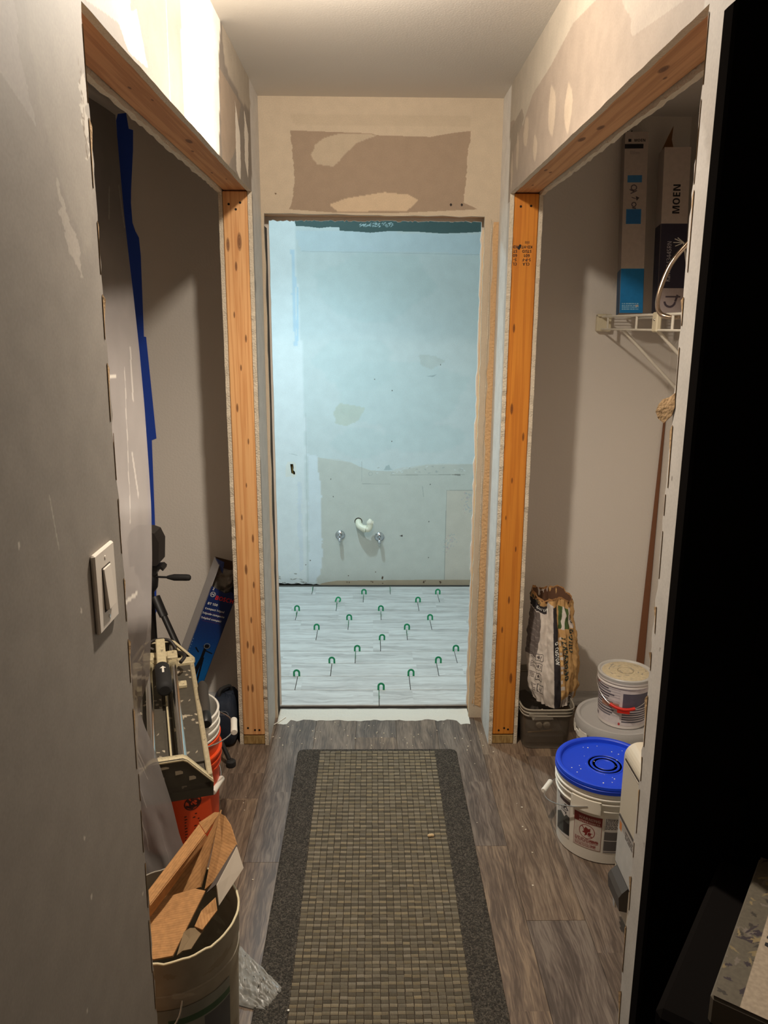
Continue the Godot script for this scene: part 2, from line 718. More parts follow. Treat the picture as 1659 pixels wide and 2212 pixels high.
func build_shell() -> void:
	wall_side(-1.0)
	wall_side(1.0)
	end_wall()
	var w := struct("ceiling", "flat off-white hallway ceiling with a matte finish", "ceiling")
	var st := begin()
	box(st, v(0.2, HC + 0.03, -1.7), v(3.4, 0.06, 7.0))
	put("ceiling_board", st, M.ceiling, w)
	# closets: back, far and near boards
	for s in [-1.0, 1.0]:
		var xb := -1.26 if s < 0 else 1.27
		var xi := -0.537 if s < 0 else 0.602
		var c := struct("wall_closet_left" if s < 0 else "wall_closet_right", "plain painted boards lining the closet on the %s" % ("plastic-sheeted side" if s < 0 else "shelf side"), "wall")
		st = begin()
		box(st, v(xb + s * 0.02, HC * 0.5, -2.2), v(0.04, HC, 2.5))
		put("back_board", st, M.closet, c)
		st = begin()
		box(st, v((xb + xi) * 0.5, HC * 0.5, ZC - 0.015), v(absf(xb - xi) + 0.08, HC, 0.03))
		put("end_board", st, M.closet, c)
		st = begin()
		box(st, v((xb + xi) * 0.5, HC * 0.5, -1.0 if s < 0 else -1.13), v(absf(xb - xi) + 0.08, HC, 0.03))
		put("near_board", st, M.closet, c)
	# the boards that close the gap between closets and bathroom
	var g := struct("wall_bathroom_front", "plain backs of the closet ends inside the bathroom", "wall")
	st = begin()
	box(st, v(-0.71, HC * 0.5, -3.405), v(0.36, HC, 0.02))
	box(st, v(0.86, HC * 0.5, -3.405), v(0.52, HC, 0.02))
	put("end_boards", st, M.closet, g).set_meta("kind", "stuff")
	# behind the camera: the dark room the hallway opens from
	var r := struct("wall_rear", "unlit painted walls of the room behind the camera", "wall")
	st = begin()
	box(st, v(0.6, HC * 0.5, 1.72), v(2.3, HC, 0.04))
	put("rear_board", st, M.closet, r)
	st = begin()
	box(st, v(1.75, HC * 0.5, 0.35), v(0.04, HC, 2.75))
	put("side_board", st, M.closet, r)
	st = begin()
	box(st, v(1.5, HC * 0.5, -1.13), v(0.5, HC, 0.03))
	put("return_board", st, M.closet, r)


func wall_canvas_left() -> Canvas:
	var cv := Canvas.new(-3.2, -0.4, 0, 2.5, 420, c255(142, 135, 127))
	# above the opening: bare board darkened to offset the near lamp, mud bands, paint remnants
	var mud := c255(206, 197, 184)
	var bare := c255(140, 124, 108)
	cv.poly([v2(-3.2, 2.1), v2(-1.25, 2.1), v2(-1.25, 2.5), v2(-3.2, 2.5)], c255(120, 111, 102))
	cv.soft([v2(-1.9, 2.08), v2(-1.93, 2.5), v2(-2.42, 2.5), v2(-2.36, 2.35), v2(-2.30, 2.08)], c255(236, 230, 220), 6)
	cv.poly([v2(-2.37, 2.36), v2(-2.73, 2.36), v2(-2.60, 2.20), v2(-2.45, 2.12), v2(-2.36, 2.12)], bare, 3.0)
	cv.soft([v2(-2.42, 2.5), v2(-3.2, 2.5), v2(-3.2, 2.42), v2(-2.75, 2.37), v2(-2.45, 2.39)], c255(158, 147, 132), 5)
	cv.poly([v2(-2.62, 2.34), v2(-2.70, 2.26), v2(-2.68, 2.12), v2(-2.60, 2.14)], mud, 2.0)
	cv.poly([v2(-2.80, 2.36), v2(-2.88, 2.3), v2(-2.84, 2.16), v2(-2.78, 2.2)], mud, 2.0)
	cv.poly([v2(-1.26, 2.13), v2(-1.52, 2.17), v2(-1.53, 2.3), v2(-1.26, 2.32)], c255(170, 164, 154), 3.0)
	cv.poly([v2(-1.44, 2.16), v2(-1.56, 2.22), v2(-1.62, 2.14), v2(-1.5, 2.13)], c255(206, 190, 174), 2.0)
	cv.line(-1.78, 2.1, -1.8, 2.5, 0.004, c255(206, 192, 176))
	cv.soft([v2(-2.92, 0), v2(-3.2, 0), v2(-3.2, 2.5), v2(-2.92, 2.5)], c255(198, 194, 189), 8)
	# near panel: mud feathered round the cut edge, older patch at its top
	cv.soft([v2(-1.09, 2.5), v2(-1.06, 2.04), v2(-1.08, 1.95), v2(-1.12, 1.88), v2(-1.16, 1.82), v2(-1.20, 1.775), v2(-1.24, 1.80), v2(-1.28, 1.9), v2(-1.28, 2.5)], c255(152, 145, 136), 5)
	cv.poly([v2(-1.04, 2.5), v2(-1.035, 2.0), v2(-1.05, 1.955), v2(-1.066, 1.915), v2(-1.03, 1.93), v2(-0.9, 1.98), v2(-0.8, 2.5)], c255(157, 150, 145), 2.0)
	cv.poly([v2(-1.115, 1.87), v2(-1.17, 1.80), v2(-1.185, 1.74), v2(-1.15, 1.77), v2(-1.12, 1.82)], c255(168, 160, 151), 4.0)
	cv.poly([v2(-1.235, 2.02), v2(-1.262, 2.03), v2(-1.262, 1.92), v2(-1.245, 1.91)], c255(196, 190, 180), 5.0)
	for i in 26:
		cv.blob(-1.243 + cv.rg.randf_range(-0.006, 0.006), cv.rg.randf_range(1.9, 2.05), 0.0015, 0.004, c255(120, 106, 90), 0.4)
	for i in 9:
		cv.blob(cv.rg.randf_range(-1.25, -0.6), cv.rg.randf_range(0.2, 1.7), 0.003, 0.004, c255(200, 192, 182), 0.3)
	cv.line(-1.0, 1.46, -1.015, 1.38, 0.003, c255(172, 165, 156))
	cv.grain(0.045, 0.03, 12)
	cv.grain(0.05, 0.35, 13)
	return cv


func wall_canvas_right() -> Canvas:
	var cv := Canvas.new(-3.2, -0.4, 0, 2.5, 420, c255(186, 180, 173))
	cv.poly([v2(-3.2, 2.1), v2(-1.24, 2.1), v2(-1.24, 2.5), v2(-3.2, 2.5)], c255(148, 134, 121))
	cv.poly([v2(-1.886, 2.36), v2(-2.09, 2.385), v2(-2.334, 2.362), v2(-2.585, 2.355), v2(-2.72, 2.30), v2(-2.9, 2.36), v2(-3.2, 2.4), v2(-3.2, 2.5), v2(-1.7, 2.5), v2(-1.66, 2.4)], c255(166, 156, 142), 3.0)
	cv.poly([v2(-2.7, 2.32), v2(-2.75, 2.36), v2(-3.0, 2.34), v2(-3.02, 2.16), v2(-2.94, 2.12), v2(-2.9, 2.25)], c255(138, 127, 114), 4.0)
	for q in [[-2.29, 2.24, 0.045, 0.075, 0.35], [-2.10, 2.20, 0.040, 0.065, 0.25], [-2.66, 2.27, 0.045, 0.05, 0.45], [-2.80, 2.24, 0.025, 0.065, 0.1], [-2.50, 2.19, 0.03, 0.045, 0.4], [-2.90, 2.2, 0.02, 0.07, 0.1]]:
		# trowel strokes of mud, pointed at both ends
		var leaf := []
		for i in 16:
			var t := TAU * i / 16.0
			leaf.append(v2(q[0], q[1]) + v2(sin(t) * absf(sin(t)) * q[2], cos(t) * q[3]).rotated(q[4]))
		cv.soft(leaf, c255(176, 160, 142), 2, 0.9, 0.8)
	cv.poly([v2(-1.3, 2.16), v2(-1.6, 2.2), v2(-1.75, 2.34), v2(-1.6, 2.36), v2(-1.45, 2.28), v2(-1.25, 2.3)], c255(162, 150, 138), 4.0)
	cv.soft([v2(-2.9, 0), v2(-3.2, 0), v2(-3.2, 2.5), v2(-2.95, 2.5)], c255(216, 213, 208), 8)  # far stub painted lighter for the bathroom light it catches
	cv.soft([v2(-1.0, 1.6), v2(-1.26, 1.75), v2(-1.26, 2.5), v2(-1.0, 2.5)], c255(186, 180, 174), 5)
	cv.soft([v2(-1.1, 1.98), v2(-1.2, 1.9), v2(-1.26, 2.0), v2(-1.26, 2.16), v2(-1.1, 2.2)], c255(166, 158, 150), 5)
	for i in 12:
		cv.blob(cv.rg.randf_range(-1.25, -1.12), cv.rg.randf_range(0.3, 1.9), 0.002, 0.004, c255(132, 124, 116), 0.4)
	cv.grain(0.045, 0.03, 22)
	cv.grain(0.05, 0.35, 23)
	return cv


func wall_side(s: float) -> void:
	var left := s < 0
	var x := XL if left else XR
	var zn := ZN if left else ZNR
	var zend := 1.7 if left else -1.11
	var w := struct("wall_left" if left else "wall_right", "hallway wall on the %s side with a rough-cut closet opening, bare framing and mud patches" % ("light switch" if left else "shelf"), "wall")
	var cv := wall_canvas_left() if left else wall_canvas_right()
	# outer board with its cut edge
	var p := [v2(zend, 0), v2(zend, HC), v2(ZE, HC), v2(ZE, 0)]
	p.append_array([v2(ZJ, 0)])
	p.append_array(jag(v2(ZJ, 0.02), v2(ZJ, YO), 0.02, 0.0022))
	p.append_array(jag(v2(ZJ, YO), v2(zn, YO), 0.05, 0.0012))
	p.append_array(jag(v2(zn, YO), v2(zn, 0.0), 0.018, 0.0035))
	p.append(v2(zn, 0))
	var st := begin()
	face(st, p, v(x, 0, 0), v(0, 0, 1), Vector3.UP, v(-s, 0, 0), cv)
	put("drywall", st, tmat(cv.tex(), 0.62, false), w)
	st = begin()
	sides(st, p, v(x, 0, 0), v(0, 0, 1), Vector3.UP, v(s * 0.015, 0, 0))
	face(st, p, v(x + s * 0.015, 0, 0), v(0, 0, 1), Vector3.UP, v(s, 0, 0))
	put("cut_edge", st, M.gypsum, w)
	# torn face paper lifting along the near cut edge
	st = begin()
	var yy := 0.25
	while yy < 2.05:
		var l := rng.randf_range(0.03, 0.12)
		var dz := rng.randf_range(0.004, 0.012)
		var o := rng.randf_range(0.003, 0.009)
		sheet(st, [v(x - s * 0.001, yy, zn + dz), v(x - s * 0.001, yy + l, zn + dz * 0.7), v(x - s * o + s * 0.006, yy + l * 0.9, zn - 0.003), v(x - s * o * 0.5 + s * 0.008, yy + l * 0.2, zn - 0.004)], 0.0009)
		yy += l + rng.randf_range(0.0, 0.05)
	put("torn_paper", st, M.paper, w).set_meta("kind", "stuff")
	# inner board, on the closet side
	var xi := x + s * 0.104
	var zc := -0.99 if left else -1.115
	var q := [v2(zc, 0), v2(zc, HC), v2(ZC, HC), v2(ZC, 0), v2(ZJ - 0.004, 0)]
	q.append_array(jag(v2(ZJ - 0.004, 0.02), v2(ZJ - 0.004, YO - 0.004), 0.03, 0.003))
	q.append_array(jag(v2(ZJ - 0.004, YO - 0.004), v2(zn, YO - 0.006), 0.03, 0.003))
	q.append_array(jag(v2(zn, YO - 0.006), v2(zn, 0.0), 0.03, 0.003))
	q.append(v2(zn, 0))
	st = begin()
	prism(st, q, v(xi, 0, 0), v(0, 0, 1), Vector3.UP, v(s * 0.014, 0, 0))
	put("inner_drywall", st, M.gypsum, w)
	st = begin()
	face(st, q, v(xi + s * 0.0145, 0, 0), v(0, 0, 1), Vector3.UP, v(s, 0, 0))
	put("inner_paint", st, M.closet, w)
	# framing
	var xs := x + s * 0.0595
	st = begin()
	box_uv(st, v(xs, YO + 0.05, (zn + ZJ) * 0.5), v(0.087, 0.09, absf(zn - ZJ) + 0.07), 0.003, 2)
	put("header_beam", st, M.header_left if left else M.header_right, w)
	st = begin()
	box_uv(st, v(xs, (YO + 0.045) * 0.5, ZJ - 0.022), v(0.087, YO - 0.042, 0.038), 0.003, 1)
	var stud := put("jamb_stud", st, M.stud_left if left else M.stud_right, w)
	st = begin()
	box_uv(st, v(xs, (YO + 0.045) * 0.5, zn + 0.022), v(0.087, YO - 0.042, 0.038), 0.003, 1)
	put("jamb_stud", st, M.stud_left if left else M.stud_right, w)
	st = begin()
	box_uv(st, v(xs, 0.0205, ZJ - 0.16), v(0.087, 0.039, 0.31), 0.002, 1)
	put("bottom_plate", st, M.plate, w)
	# nail heads at both ends of the far stud
	st = begin()
	for k in ([[-0.022, 2.085], [0.018, 2.09], [0.002, 2.068], [-0.024, 0.075], [0.004, 0.066], [0.022, 0.066]] if left else [[-0.02, 2.085], [0.016, 2.087], [-0.018, 0.062], [0.004, 0.072], [0.02, 0.066]]):
		lathe(st, [v2(0.0, 0.0), v2(0.0042, 0.0), v2(0.0042, 0.0015), v2(0, 0.0015)], 10, Vector3.ZERO, Transform3D(Basis(Vector3.RIGHT, PI * 0.5), v(xs + k[0], k[1], ZJ - 0.0035)))
	put("nail_heads", st, M.nail, stud)
	if not left:
		stamp(stud, xs)
		# a flap of torn face paper standing off the near edge
		st = begin()
		sheet(st, [v(XR - 0.001, 1.574, -1.247), v(XR - 0.004, 1.566, -1.262), v(XR - 0.009, 1.562, -1.275), v(XR - 0.013, 1.553, -1.281), v(XR - 0.016, 1.541, -1.284), v(XR - 0.013, 1.530, -1.278), v(XR - 0.008, 1.524, -1.266), v(XR - 0.002, 1.538, -1.25), v(XR - 0.001, 1.552, -1.243)], 0.0012)
		put("paper_flap", st, M.paper, w)


func box_uv(st: SurfaceTool, c: Vector3, size: Vector3, bev: float, along: int) -> void:
	# a beam whose texture runs once along its length (axis `along`) and once across each face
	var tmp := begin()
	box(tmp, Vector3.ZERO, size, bev)
	tmp.index()
	var ar := tmp.commit_to_arrays()
	var pos: PackedVector3Array = ar[Mesh.ARRAY_VERTEX]
	var idx: PackedInt32Array = ar[Mesh.ARRAY_INDEX]
	st.set_smooth_group(-1)
	var a1 := (along + 1) % 3
	var a2 := (along + 2) % 3
	for i in range(0, idx.size(), 3):
		var n := (pos[idx[i + 1]] - pos[idx[i]]).cross(pos[idx[i + 2]] - pos[idx[i]]).abs()
		var ac := a1 if n[a1] < n[a2] else a2
		if n[along] > n[a1] and n[along] > n[a2]:
			ac = a1
		for k in 3:
			var p := pos[idx[i + k]]
			var along_v := 0.5 - p[along] / size[along]
			if n[along] > n[a1] and n[along] > n[a2]:
				along_v = 0.5 + p[a2] / size[a2] * 0.5
			st.set_uv(v2(p[ac] / size[ac] + 0.5, along_v))
			st.add_vertex(p + c)


func stamp(stud: Node, xs: float) -> void:
	# the mill stamp, printed upside down across the stud
	var st := begin()
	var rows := ["CLA", "S-P-F", "601", "STUD", "KD-HT"]
	for i in rows.size():
		var y: float = 1.892 + i * 0.0145
		lettering(st, rows[i], 0.0098, Transform3D(Basis(Vector3.BACK, PI), v(xs + 0.008, y, ZJ - 0.0027)))
	for i in rows.size():
		var y: float = 1.892 + i * 0.0145
		lettering(st, rows[i].substr(0, 2), 0.0098, Transform3D(Basis(Vector3.BACK, PI), v(xs - 0.033, y, ZJ - 0.0027)))
	lettering(st, "llllll", 0.008, Transform3D(Basis(Vector3.BACK, PI), v(xs + 0.008, 1.966, ZJ - 0.0027)), false)
	put("lettering", st, M.ink, stud)
	st = begin()
	face(st, [v2(-0.005, -0.006), v2(0.001, -0.009), v2(0.007, 0.0), v2(0.008, 0.008), v2(0.002, 0.01), v2(-0.004, 0.002)], v(xs - 0.02, 1.949, ZJ - 0.0026), Vector3.RIGHT, Vector3.UP, Vector3.BACK)
	put("ink_blot", st, M.ink, stud)


func end_wall() -> void:
	var w := struct("wall_end", "wall at the end of the hallway with the bare bathroom doorway and a taped square above it", "wall")
	var cv := Canvas.new(-0.45, 0.52, 0, 2.5, 560, c255(196, 180, 158))
	var bare := c255(158, 138, 118)
	cv.poly([v2(-0.300, 2.374), v2(0.0, 2.366), v2(0.02, 2.36), v2(0.22, 2.356), v2(0.30, 2.37), v2(0.368, 2.378), v2(0.357, 2.303), v2(0.352, 2.2), v2(0.345, 2.13), v2(0.40, 2.105), v2(0.1, 2.09), v2(-0.15, 2.09), v2(-0.31, 2.10), v2(-0.299, 2.13), v2(-0.288, 2.2)], bare, 1.5)
	cv.soft([v2(-0.226, 2.290), v2(-0.21, 2.325), v2(-0.175, 2.35), v2(-0.117, 2.365), v2(0.025, 2.362), v2(-0.058, 2.331), v2(-0.101, 2.291), v2(-0.144, 2.25), v2(-0.204, 2.258)], c255(186, 170, 148), 2)
	cv.soft([v2(-0.159, 2.118), v2(-0.102, 2.14), v2(0.046, 2.163), v2(0.14, 2.155), v2(0.177, 2.136), v2(0.134, 2.098), v2(-0.128, 2.092)], c255(204, 182, 154), 2)
	cv.soft([v2(-0.30, 2.43), v2(0.36, 2.43), v2(0.36, 2.395), v2(-0.28, 2.39)], c255(190, 174, 152), 4)
	for q in [[0.299, 2.1205], [0.340, 2.1205]]:
		cv.blob(q[0], q[1], 0.0045, 0.0045, c255(36, 28, 24))
	cv.blob(-0.36, 2.155, 0.003, 0.003, c255(110, 90, 70))
	cv.grain(0.025, 0.03, 31)
	cv.grain(0.05, 0.4, 32)
	var dl := -0.407
	var dr := 0.428
	var dt := 2.079
	var p := [v2(XL, 0), v2(XL, HC), v2(XR, HC), v2(XR, 0), v2(dr, 0)]
	p.append_array(jag(v2(dr, 0.05), v2(dr, dt), 0.03, 0.002))
	p.append_array(jag(v2(dr, dt), v2(dl, dt + 0.006), 0.05, 0.003))
	p.append_array(jag(v2(dl, dt + 0.006), v2(dl, 0.0), 0.06, 0.0015))
	p.append(v2(dl, 0))
	var st := begin()
	face(st, p, v(0, 0, ZE), Vector3.RIGHT, Vector3.UP, Vector3.BACK, cv)
	put("drywall", st, tmat(cv.tex(), 0.75, false), w)
	st = begin()
	sides(st, p, v(0, 0, ZE), Vector3.RIGHT, Vector3.UP, v(0, 0, -0.014))
	face(st, p, v(0, 0, ZE - 0.014), Vector3.RIGHT, Vector3.UP, Vector3.FORWARD)
	put("cut_edge", st, M.gypsum, w)
	# rough framing round the doorway, set back a little, and the bathroom-side board
	st = begin()
	var zc := ZE - 0.0575
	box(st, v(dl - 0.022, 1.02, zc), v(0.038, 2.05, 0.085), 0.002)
	put("jamb_stud", st, M.gap, w)  # left stud coloured dark, the edge shadow painted in
	st = begin()
	box(st, v(dr + 0.028, 1.02, zc), v(0.042, 2.05, 0.085), 0.002)
	put("jamb_stud", st, M.stud_left, w)
	st = begin()
	box(st, v(0.01, dt + 0.048, zc), v(0.95, 0.082, 0.085), 0.002)
	put("header_beam", st, M.header_left, w)
	var q := [v2(-0.535, 0), v2(-0.535, HC), v2(0.60, HC), v2(0.60, 0), v2(dr + 0.002, 0)]
	q.append_array(jag(v2(dr + 0.002, 0.05), v2(dr + 0.002, dt - 0.006), 0.03, 0.003))
	q.append_array(jag(v2(dr + 0.002, dt - 0.006), v2(dl + 0.004, dt - 0.006), 0.008, 0.003))
	q.append_array(jag(v2(dl + 0.004, dt - 0.006), v2(dl + 0.004, 0.05), 0.05, 0.001))
	q.append(v2(dl + 0.004, 0))
	st = begin()
	prism(st, q, v(0, 0, ZE - 0.102), Vector3.RIGHT, Vector3.UP, v(0, 0, -0.013))
	put("bathroom_drywall", st, M.closet, w)
	# the strip of torn brown face paper right of the doorway
	st = begin()
	var tp := [v2(0.440, 0.07), v2(0.480, 0.05)]
	tp.append_array([v2(0.481, 2.06)])
	tp.append_array(jag(v2(0.462, 2.06), v2(0.452, 0.07), 0.05, 0.004))
	prism(st, tp, v(0, 0, ZE + 0.0002), Vector3.RIGHT, Vector3.UP, v(0, 0, 0.0016))
	put("torn_paper", st, relief(mat(c255(206, 168, 124), 0.9), 0.05, 0.3, 4.0), w)
	st = begin()
	var e := [v2(0.4475, 0.06)]
	e.append_array(jag(v2(0.4505, 0.06), v2(0.4545, 2.07), 0.03, 0.0016))
	e.append_array(jag(v2(0.451, 2.07), v2(0.4475, 0.06), 0.05, 0.0012))
	prism(st, e, v(0, 0, ZE + 0.001), Vector3.RIGHT, Vector3.UP, v(0, 0, 0.004))
	put("paper_edge", st, M.gypsum, w)


# ---------------------------------------------------------------- floors and rug

func build_floors() -> void:
	var f := struct("floor", "brown-grey wood-look vinyl plank floor of the hallway and closets", "floor")
	var st := begin()
	box(st, v(0.2, -0.03, -0.85), v(3.2, 0.05, 5.2))
	put("subfloor", st, M.gap, f)
	var mats := []
	var pal := [[c255(84, 71, 61), c255(102, 87, 75), c255(113, 97, 84), c255(128, 112, 97)], [c255(90, 74, 61), c255(108, 90, 75), c255(119, 101, 84), c255(135, 116, 97)], [c255(78, 67, 59), c255(95, 82, 73), c255(106, 93, 83), c255(122, 109, 97)], [c255(86, 71, 59), c255(104, 87, 73), c255(116, 98, 82), c255(138, 118, 97)]]
	for i in 4:
		var m := tmat(streak_tex(1024, 160, pal[i], 40 + i, 0.75, 2.6, 18.0), 0.42)
		m.metallic_specular = 0.45
		mats.append(m)
	var w := 0.172
	var ends := [-1.86, -2.75, -1.5, -2.1, -2.54, -2.19, -2.66, -1.75, -2.4, -2.266, -1.93, -1.6, -2.7, -1.9]
	var k := 0
	for i in range(-5, 9):
		var x := -0.408 + w * i + w * 0.5 if i < 0 else -0.408 + w * (i + 0.5)
		var z: float = ends[i + 5]
		z = z + 1.22 * ceilf((1.7 - z) / 1.22)
		while z > -3.4:
			var za := minf(z, 1.7)
			var lim := -3.36 if x < XL - 0.1 or x > XR + 0.1 else -3.155
			var zb := maxf(z - 1.22, lim)
			if za - zb > 0.01 and za > lim:
				st = begin()
				var d := za - zb - 0.0008
				var uo := v2(rng.randf(), rng.randf())
				plank(st, w - 0.0008, d, uo)
				var o := put("plank", st, mats[(k * 7 + i * 3 + 20) % 4], f)
				o.position = v(x, -0.0025, (za + zb) * 0.5)
				k += 1
			z -= 1.22
	# the scraped thinset ridge on the threshold
	st = begin()
	var nz := FastNoiseLite.new()
	nz.seed = 3
	nz.frequency = 14.0
	grid(st, 60, 8, func(a: float, b: float) -> Vector3:
		var x := lerpf(-0.405, 0.43, a)
		var z := lerpf(-3.212, -3.115 + 0.02 * nz.get_noise_2d(x, 1.0) + (0.03 if a < 0.06 or a > 0.94 else 0.0), b)
		var e := minf(1.0, (1.0 - b) * 5.0)
		return v(x, 0.001 + e * (0.004 + 0.002 * nz.get_noise_2d(x * 0.6, z * 3.0)), z))
	var th := thing("thinset_ridge", "pale scraped ridge of dried thinset across the bathroom threshold", "thinset")
	put("dried_mortar", st, relief(mat(c255(205, 202, 192), 0.95), 0.06, 0.12, 5.0), th)
	# crumbs of drywall on the planks
	st = begin()
	for i in 120:
		var p := v(rng.randf_range(-0.42, 0.5), 0.001, rng.randf_range(-3.1, -2.85)) if i < 60 else v(rng.randf_range(-0.75, 0.6), 0.001, rng.randf_range(-3.0, -2.0))
		if p.x > -0.31 and p.x < 0.36 and p.z > -2.88:
			continue
		var r := rng.randf_range(0.0012, 0.0034)
		box(st, Vector3.ZERO, v(r * 2.0, r, r * 1.6), r * 0.3, Transform3D(Basis(Vector3.UP, rng.randf() * TAU), p))
	var cr := put("drywall_crumbs", st, M.gypsum)
	cr.set_meta("kind", "stuff")
	tag(cr, "white drywall crumbs scattered over the plank floor near the jambs", "crumbs")
	# a bent white strip by the doorway
	st = begin()
	tube(st, smooth_path([v(-0.418, 0.003, -3.075), v(-0.395, 0.006, -3.10), v(-0.372, 0.01, -3.13)], 10), 0.0022, 6)
	tag(put("plastic_strip", st, M.white_plastic), "thin bent white plastic strip on the floor at the doorway's left corner", "strip")
	build_rug()
	# bathroom floor
	var b := struct("floor_bathroom", "pale grey wood-look porcelain tiles in staggered rows, not yet grouted", "floor")
	st = begin()
	box(st, v(0.12, -0.012, -4.1), v(2.0, 0.02, 1.76))
	put("mortar_bed", st, mat(c255(70, 68, 64), 0.95), b)
	var tm := []
	for i in 4:
		var m := tmat(streak_tex(512, 128, [c255(164, 164, 163), c255(184, 184, 183), c255(193, 194, 193), c255(203, 205, 204)], 70 + i, 0.65, 1.0, 14.0), 0.4)
		tm.append(m)
	var rows := [[0.037], [-0.357, 0.186], [-0.198, 0.332], [-0.081, 0.438], [0.050], [-0.300, 0.198], [-0.130, 0.342], [-0.440, 0.058], [-0.210, 0.287], [-0.049, 0.423], [-0.378, 0.122]]
	var z0 := -3.237
	for r in rows.size():
		var za := z0 - r * 0.1495
		var j: Array = rows[r].duplicate()
		j.push_front(j[0] - 0.545)
		while j[0] > -0.86:
			j.push_front(j[0] - 0.56)
		while j[-1] < 1.1:
			j.append(j[-1] + 0.545)
		for i in j.size() - 1:
			var xa: float = maxf(j[i], -0.86)
			var xb: float = minf(j[i + 1], 1.1)
			if xb - xa < 0.03:
				continue
			st = begin()
			box(st, Vector3.ZERO, v(xb - xa - 0.0032, 0.009, 0.1495 - 0.003), 0.0008, Transform3D.IDENTITY, 1.6, v2(rng.randf(), rng.randf()))
			var o := put("tile", st, tm[(r * 3 + i) % 4], b)
			tile_uv(o.mesh, rng.randf(), rng.randf())
			o.position = v((xa + xb) * 0.5, 0.0075 + rng.randf_range(-0.0004, 0.0004), za - 0.07475)
	# levelling spacers
	spacers(rows, z0)


func plank(st: SurfaceTool, w: float, d: float, uo: Vector2) -> void:
	var tmp := begin()
	box(tmp, Vector3.ZERO, v(w, 0.005, d), 0.0006)
	tmp.index()
	re_uv(tmp, st, func(p: Vector3) -> Vector2: return v2(p.z / 1.22 + uo.x, p.x / w + 0.5 + uo.y))


func re_uv(tmp: SurfaceTool, st: SurfaceTool, f: Callable) -> void:
	var ar := tmp.commit_to_arrays()
	var pos: PackedVector3Array = ar[Mesh.ARRAY_VERTEX]
	var idx: PackedInt32Array = ar[Mesh.ARRAY_INDEX]
	st.set_smooth_group(-1)
	for i in idx:
		st.set_uv(f.call(pos[i]))
		st.add_vertex(pos[i])


func tile_uv(m: ArrayMesh, du: float, dv: float) -> void:
	var ar := m.surface_get_arrays(0)
	var pos: PackedVector3Array = ar[Mesh.ARRAY_VERTEX]
	var uv: PackedVector2Array = ar[Mesh.ARRAY_TEX_UV]
	for i in pos.size():
		uv[i] = v2(pos[i].x / 0.7 + du, pos[i].z / 0.16 + dv)
	ar[Mesh.ARRAY_TEX_UV] = uv
	m.clear_surfaces()
	m.add_surface_from_arrays(Mesh.PRIMITIVE_TRIANGLES, ar)


func horseshoe_mesh() -> ArrayMesh:
	var p := []
	var ro := 0.0172
	var ri := 0.0080
	for i in 13:
		var a := PI * i / 12.0
		p.append(v2(cos(a) * ro, 0.021 + sin(a) * ro))
	p.append_array([v2(-ro, 0.0), v2(-ri, 0.0)])
	for i in 13:
		var a := PI - PI * i / 12.0
		p.append(v2(cos(a) * ri, 0.021 + sin(a) * ri))
	p.append_array([v2(ri, 0.0), v2(ro, 0.0)])
	var st := begin()
	prism(st, p, v(0, 0, 0.0011), Vector3.RIGHT, Vector3.UP, v(0, 0, -0.0022))
	st.generate_normals()
	return st.commit()


func spacers(rows: Array, z0: float) -> void:
	var mesh := horseshoe_mesh()
	var green := mat(c255(0, 138, 88), 0.42)
	# [row counted from the door, joint in that row, sideways shift, tilt]
	var ord := ["one", "two", "three", "four", "five", "six", "seven", "eight", "nine", "ten", "eleven"]
	var shift := [[0.010], [-0.005, 0.009], [0.0, 0.009], [0.008, 0.008], [0.009], [-0.006, 0.003], [0.003, 0.001], [-0.003, 0.0], [0.0, 0.002], [0.003, 0.001]]
	for r in 10:
		for k in rows[r].size():
			var side := "" if rows[r].size() == 1 else (", left of two" if k == 0 else ", right of two")
			var o := hang("tile_spacer", mesh, green)
			tag(o, "green horseshoe spacer standing behind tile row %s from the doorway%s" % [ord[r], side], "tile spacer", "green horseshoe spacers in the tile joints")
			o.position = v(rows[r][k] + shift[r][k], 0.0098, z0 - (r + 1) * 0.1495)
			if r == 8 and k == 0:
				o.rotation = v(-0.5, 0.3, -0.5)
				o.position.y = 0.011
			else:
				o.rotation = v(rng.randf_range(-0.06, 0.06), rng.randf_range(-0.06, 0.06), rng.randf_range(-0.03, 0.03))
	for q in [[0, 0], [3, 0], [5, 1], [6, 0], [7, 0], [7, 1], [8, 0], [9, 0], [10, 0], [10, 1]]:
		var o := hang("tile_spacer", mesh, green)
		var side := "" if rows[q[0]].size() == 1 else (", left of two" if q[1] == 0 else ", right of two")
		tag(o, "green spacer seen edge-on in the end joint of tile row %s%s" % [ord[q[0]], side], "tile spacer", "green horseshoe spacers in the tile joints")
		o.position = v(rows[q[0]][q[1]], 0.0085, z0 - (q[0] + 0.5) * 0.1495)
		o.rotation = v(0, PI * 0.5 + rng.randf_range(-0.03, 0.03), 0)
		o.scale = Vector3.ONE * 0.8


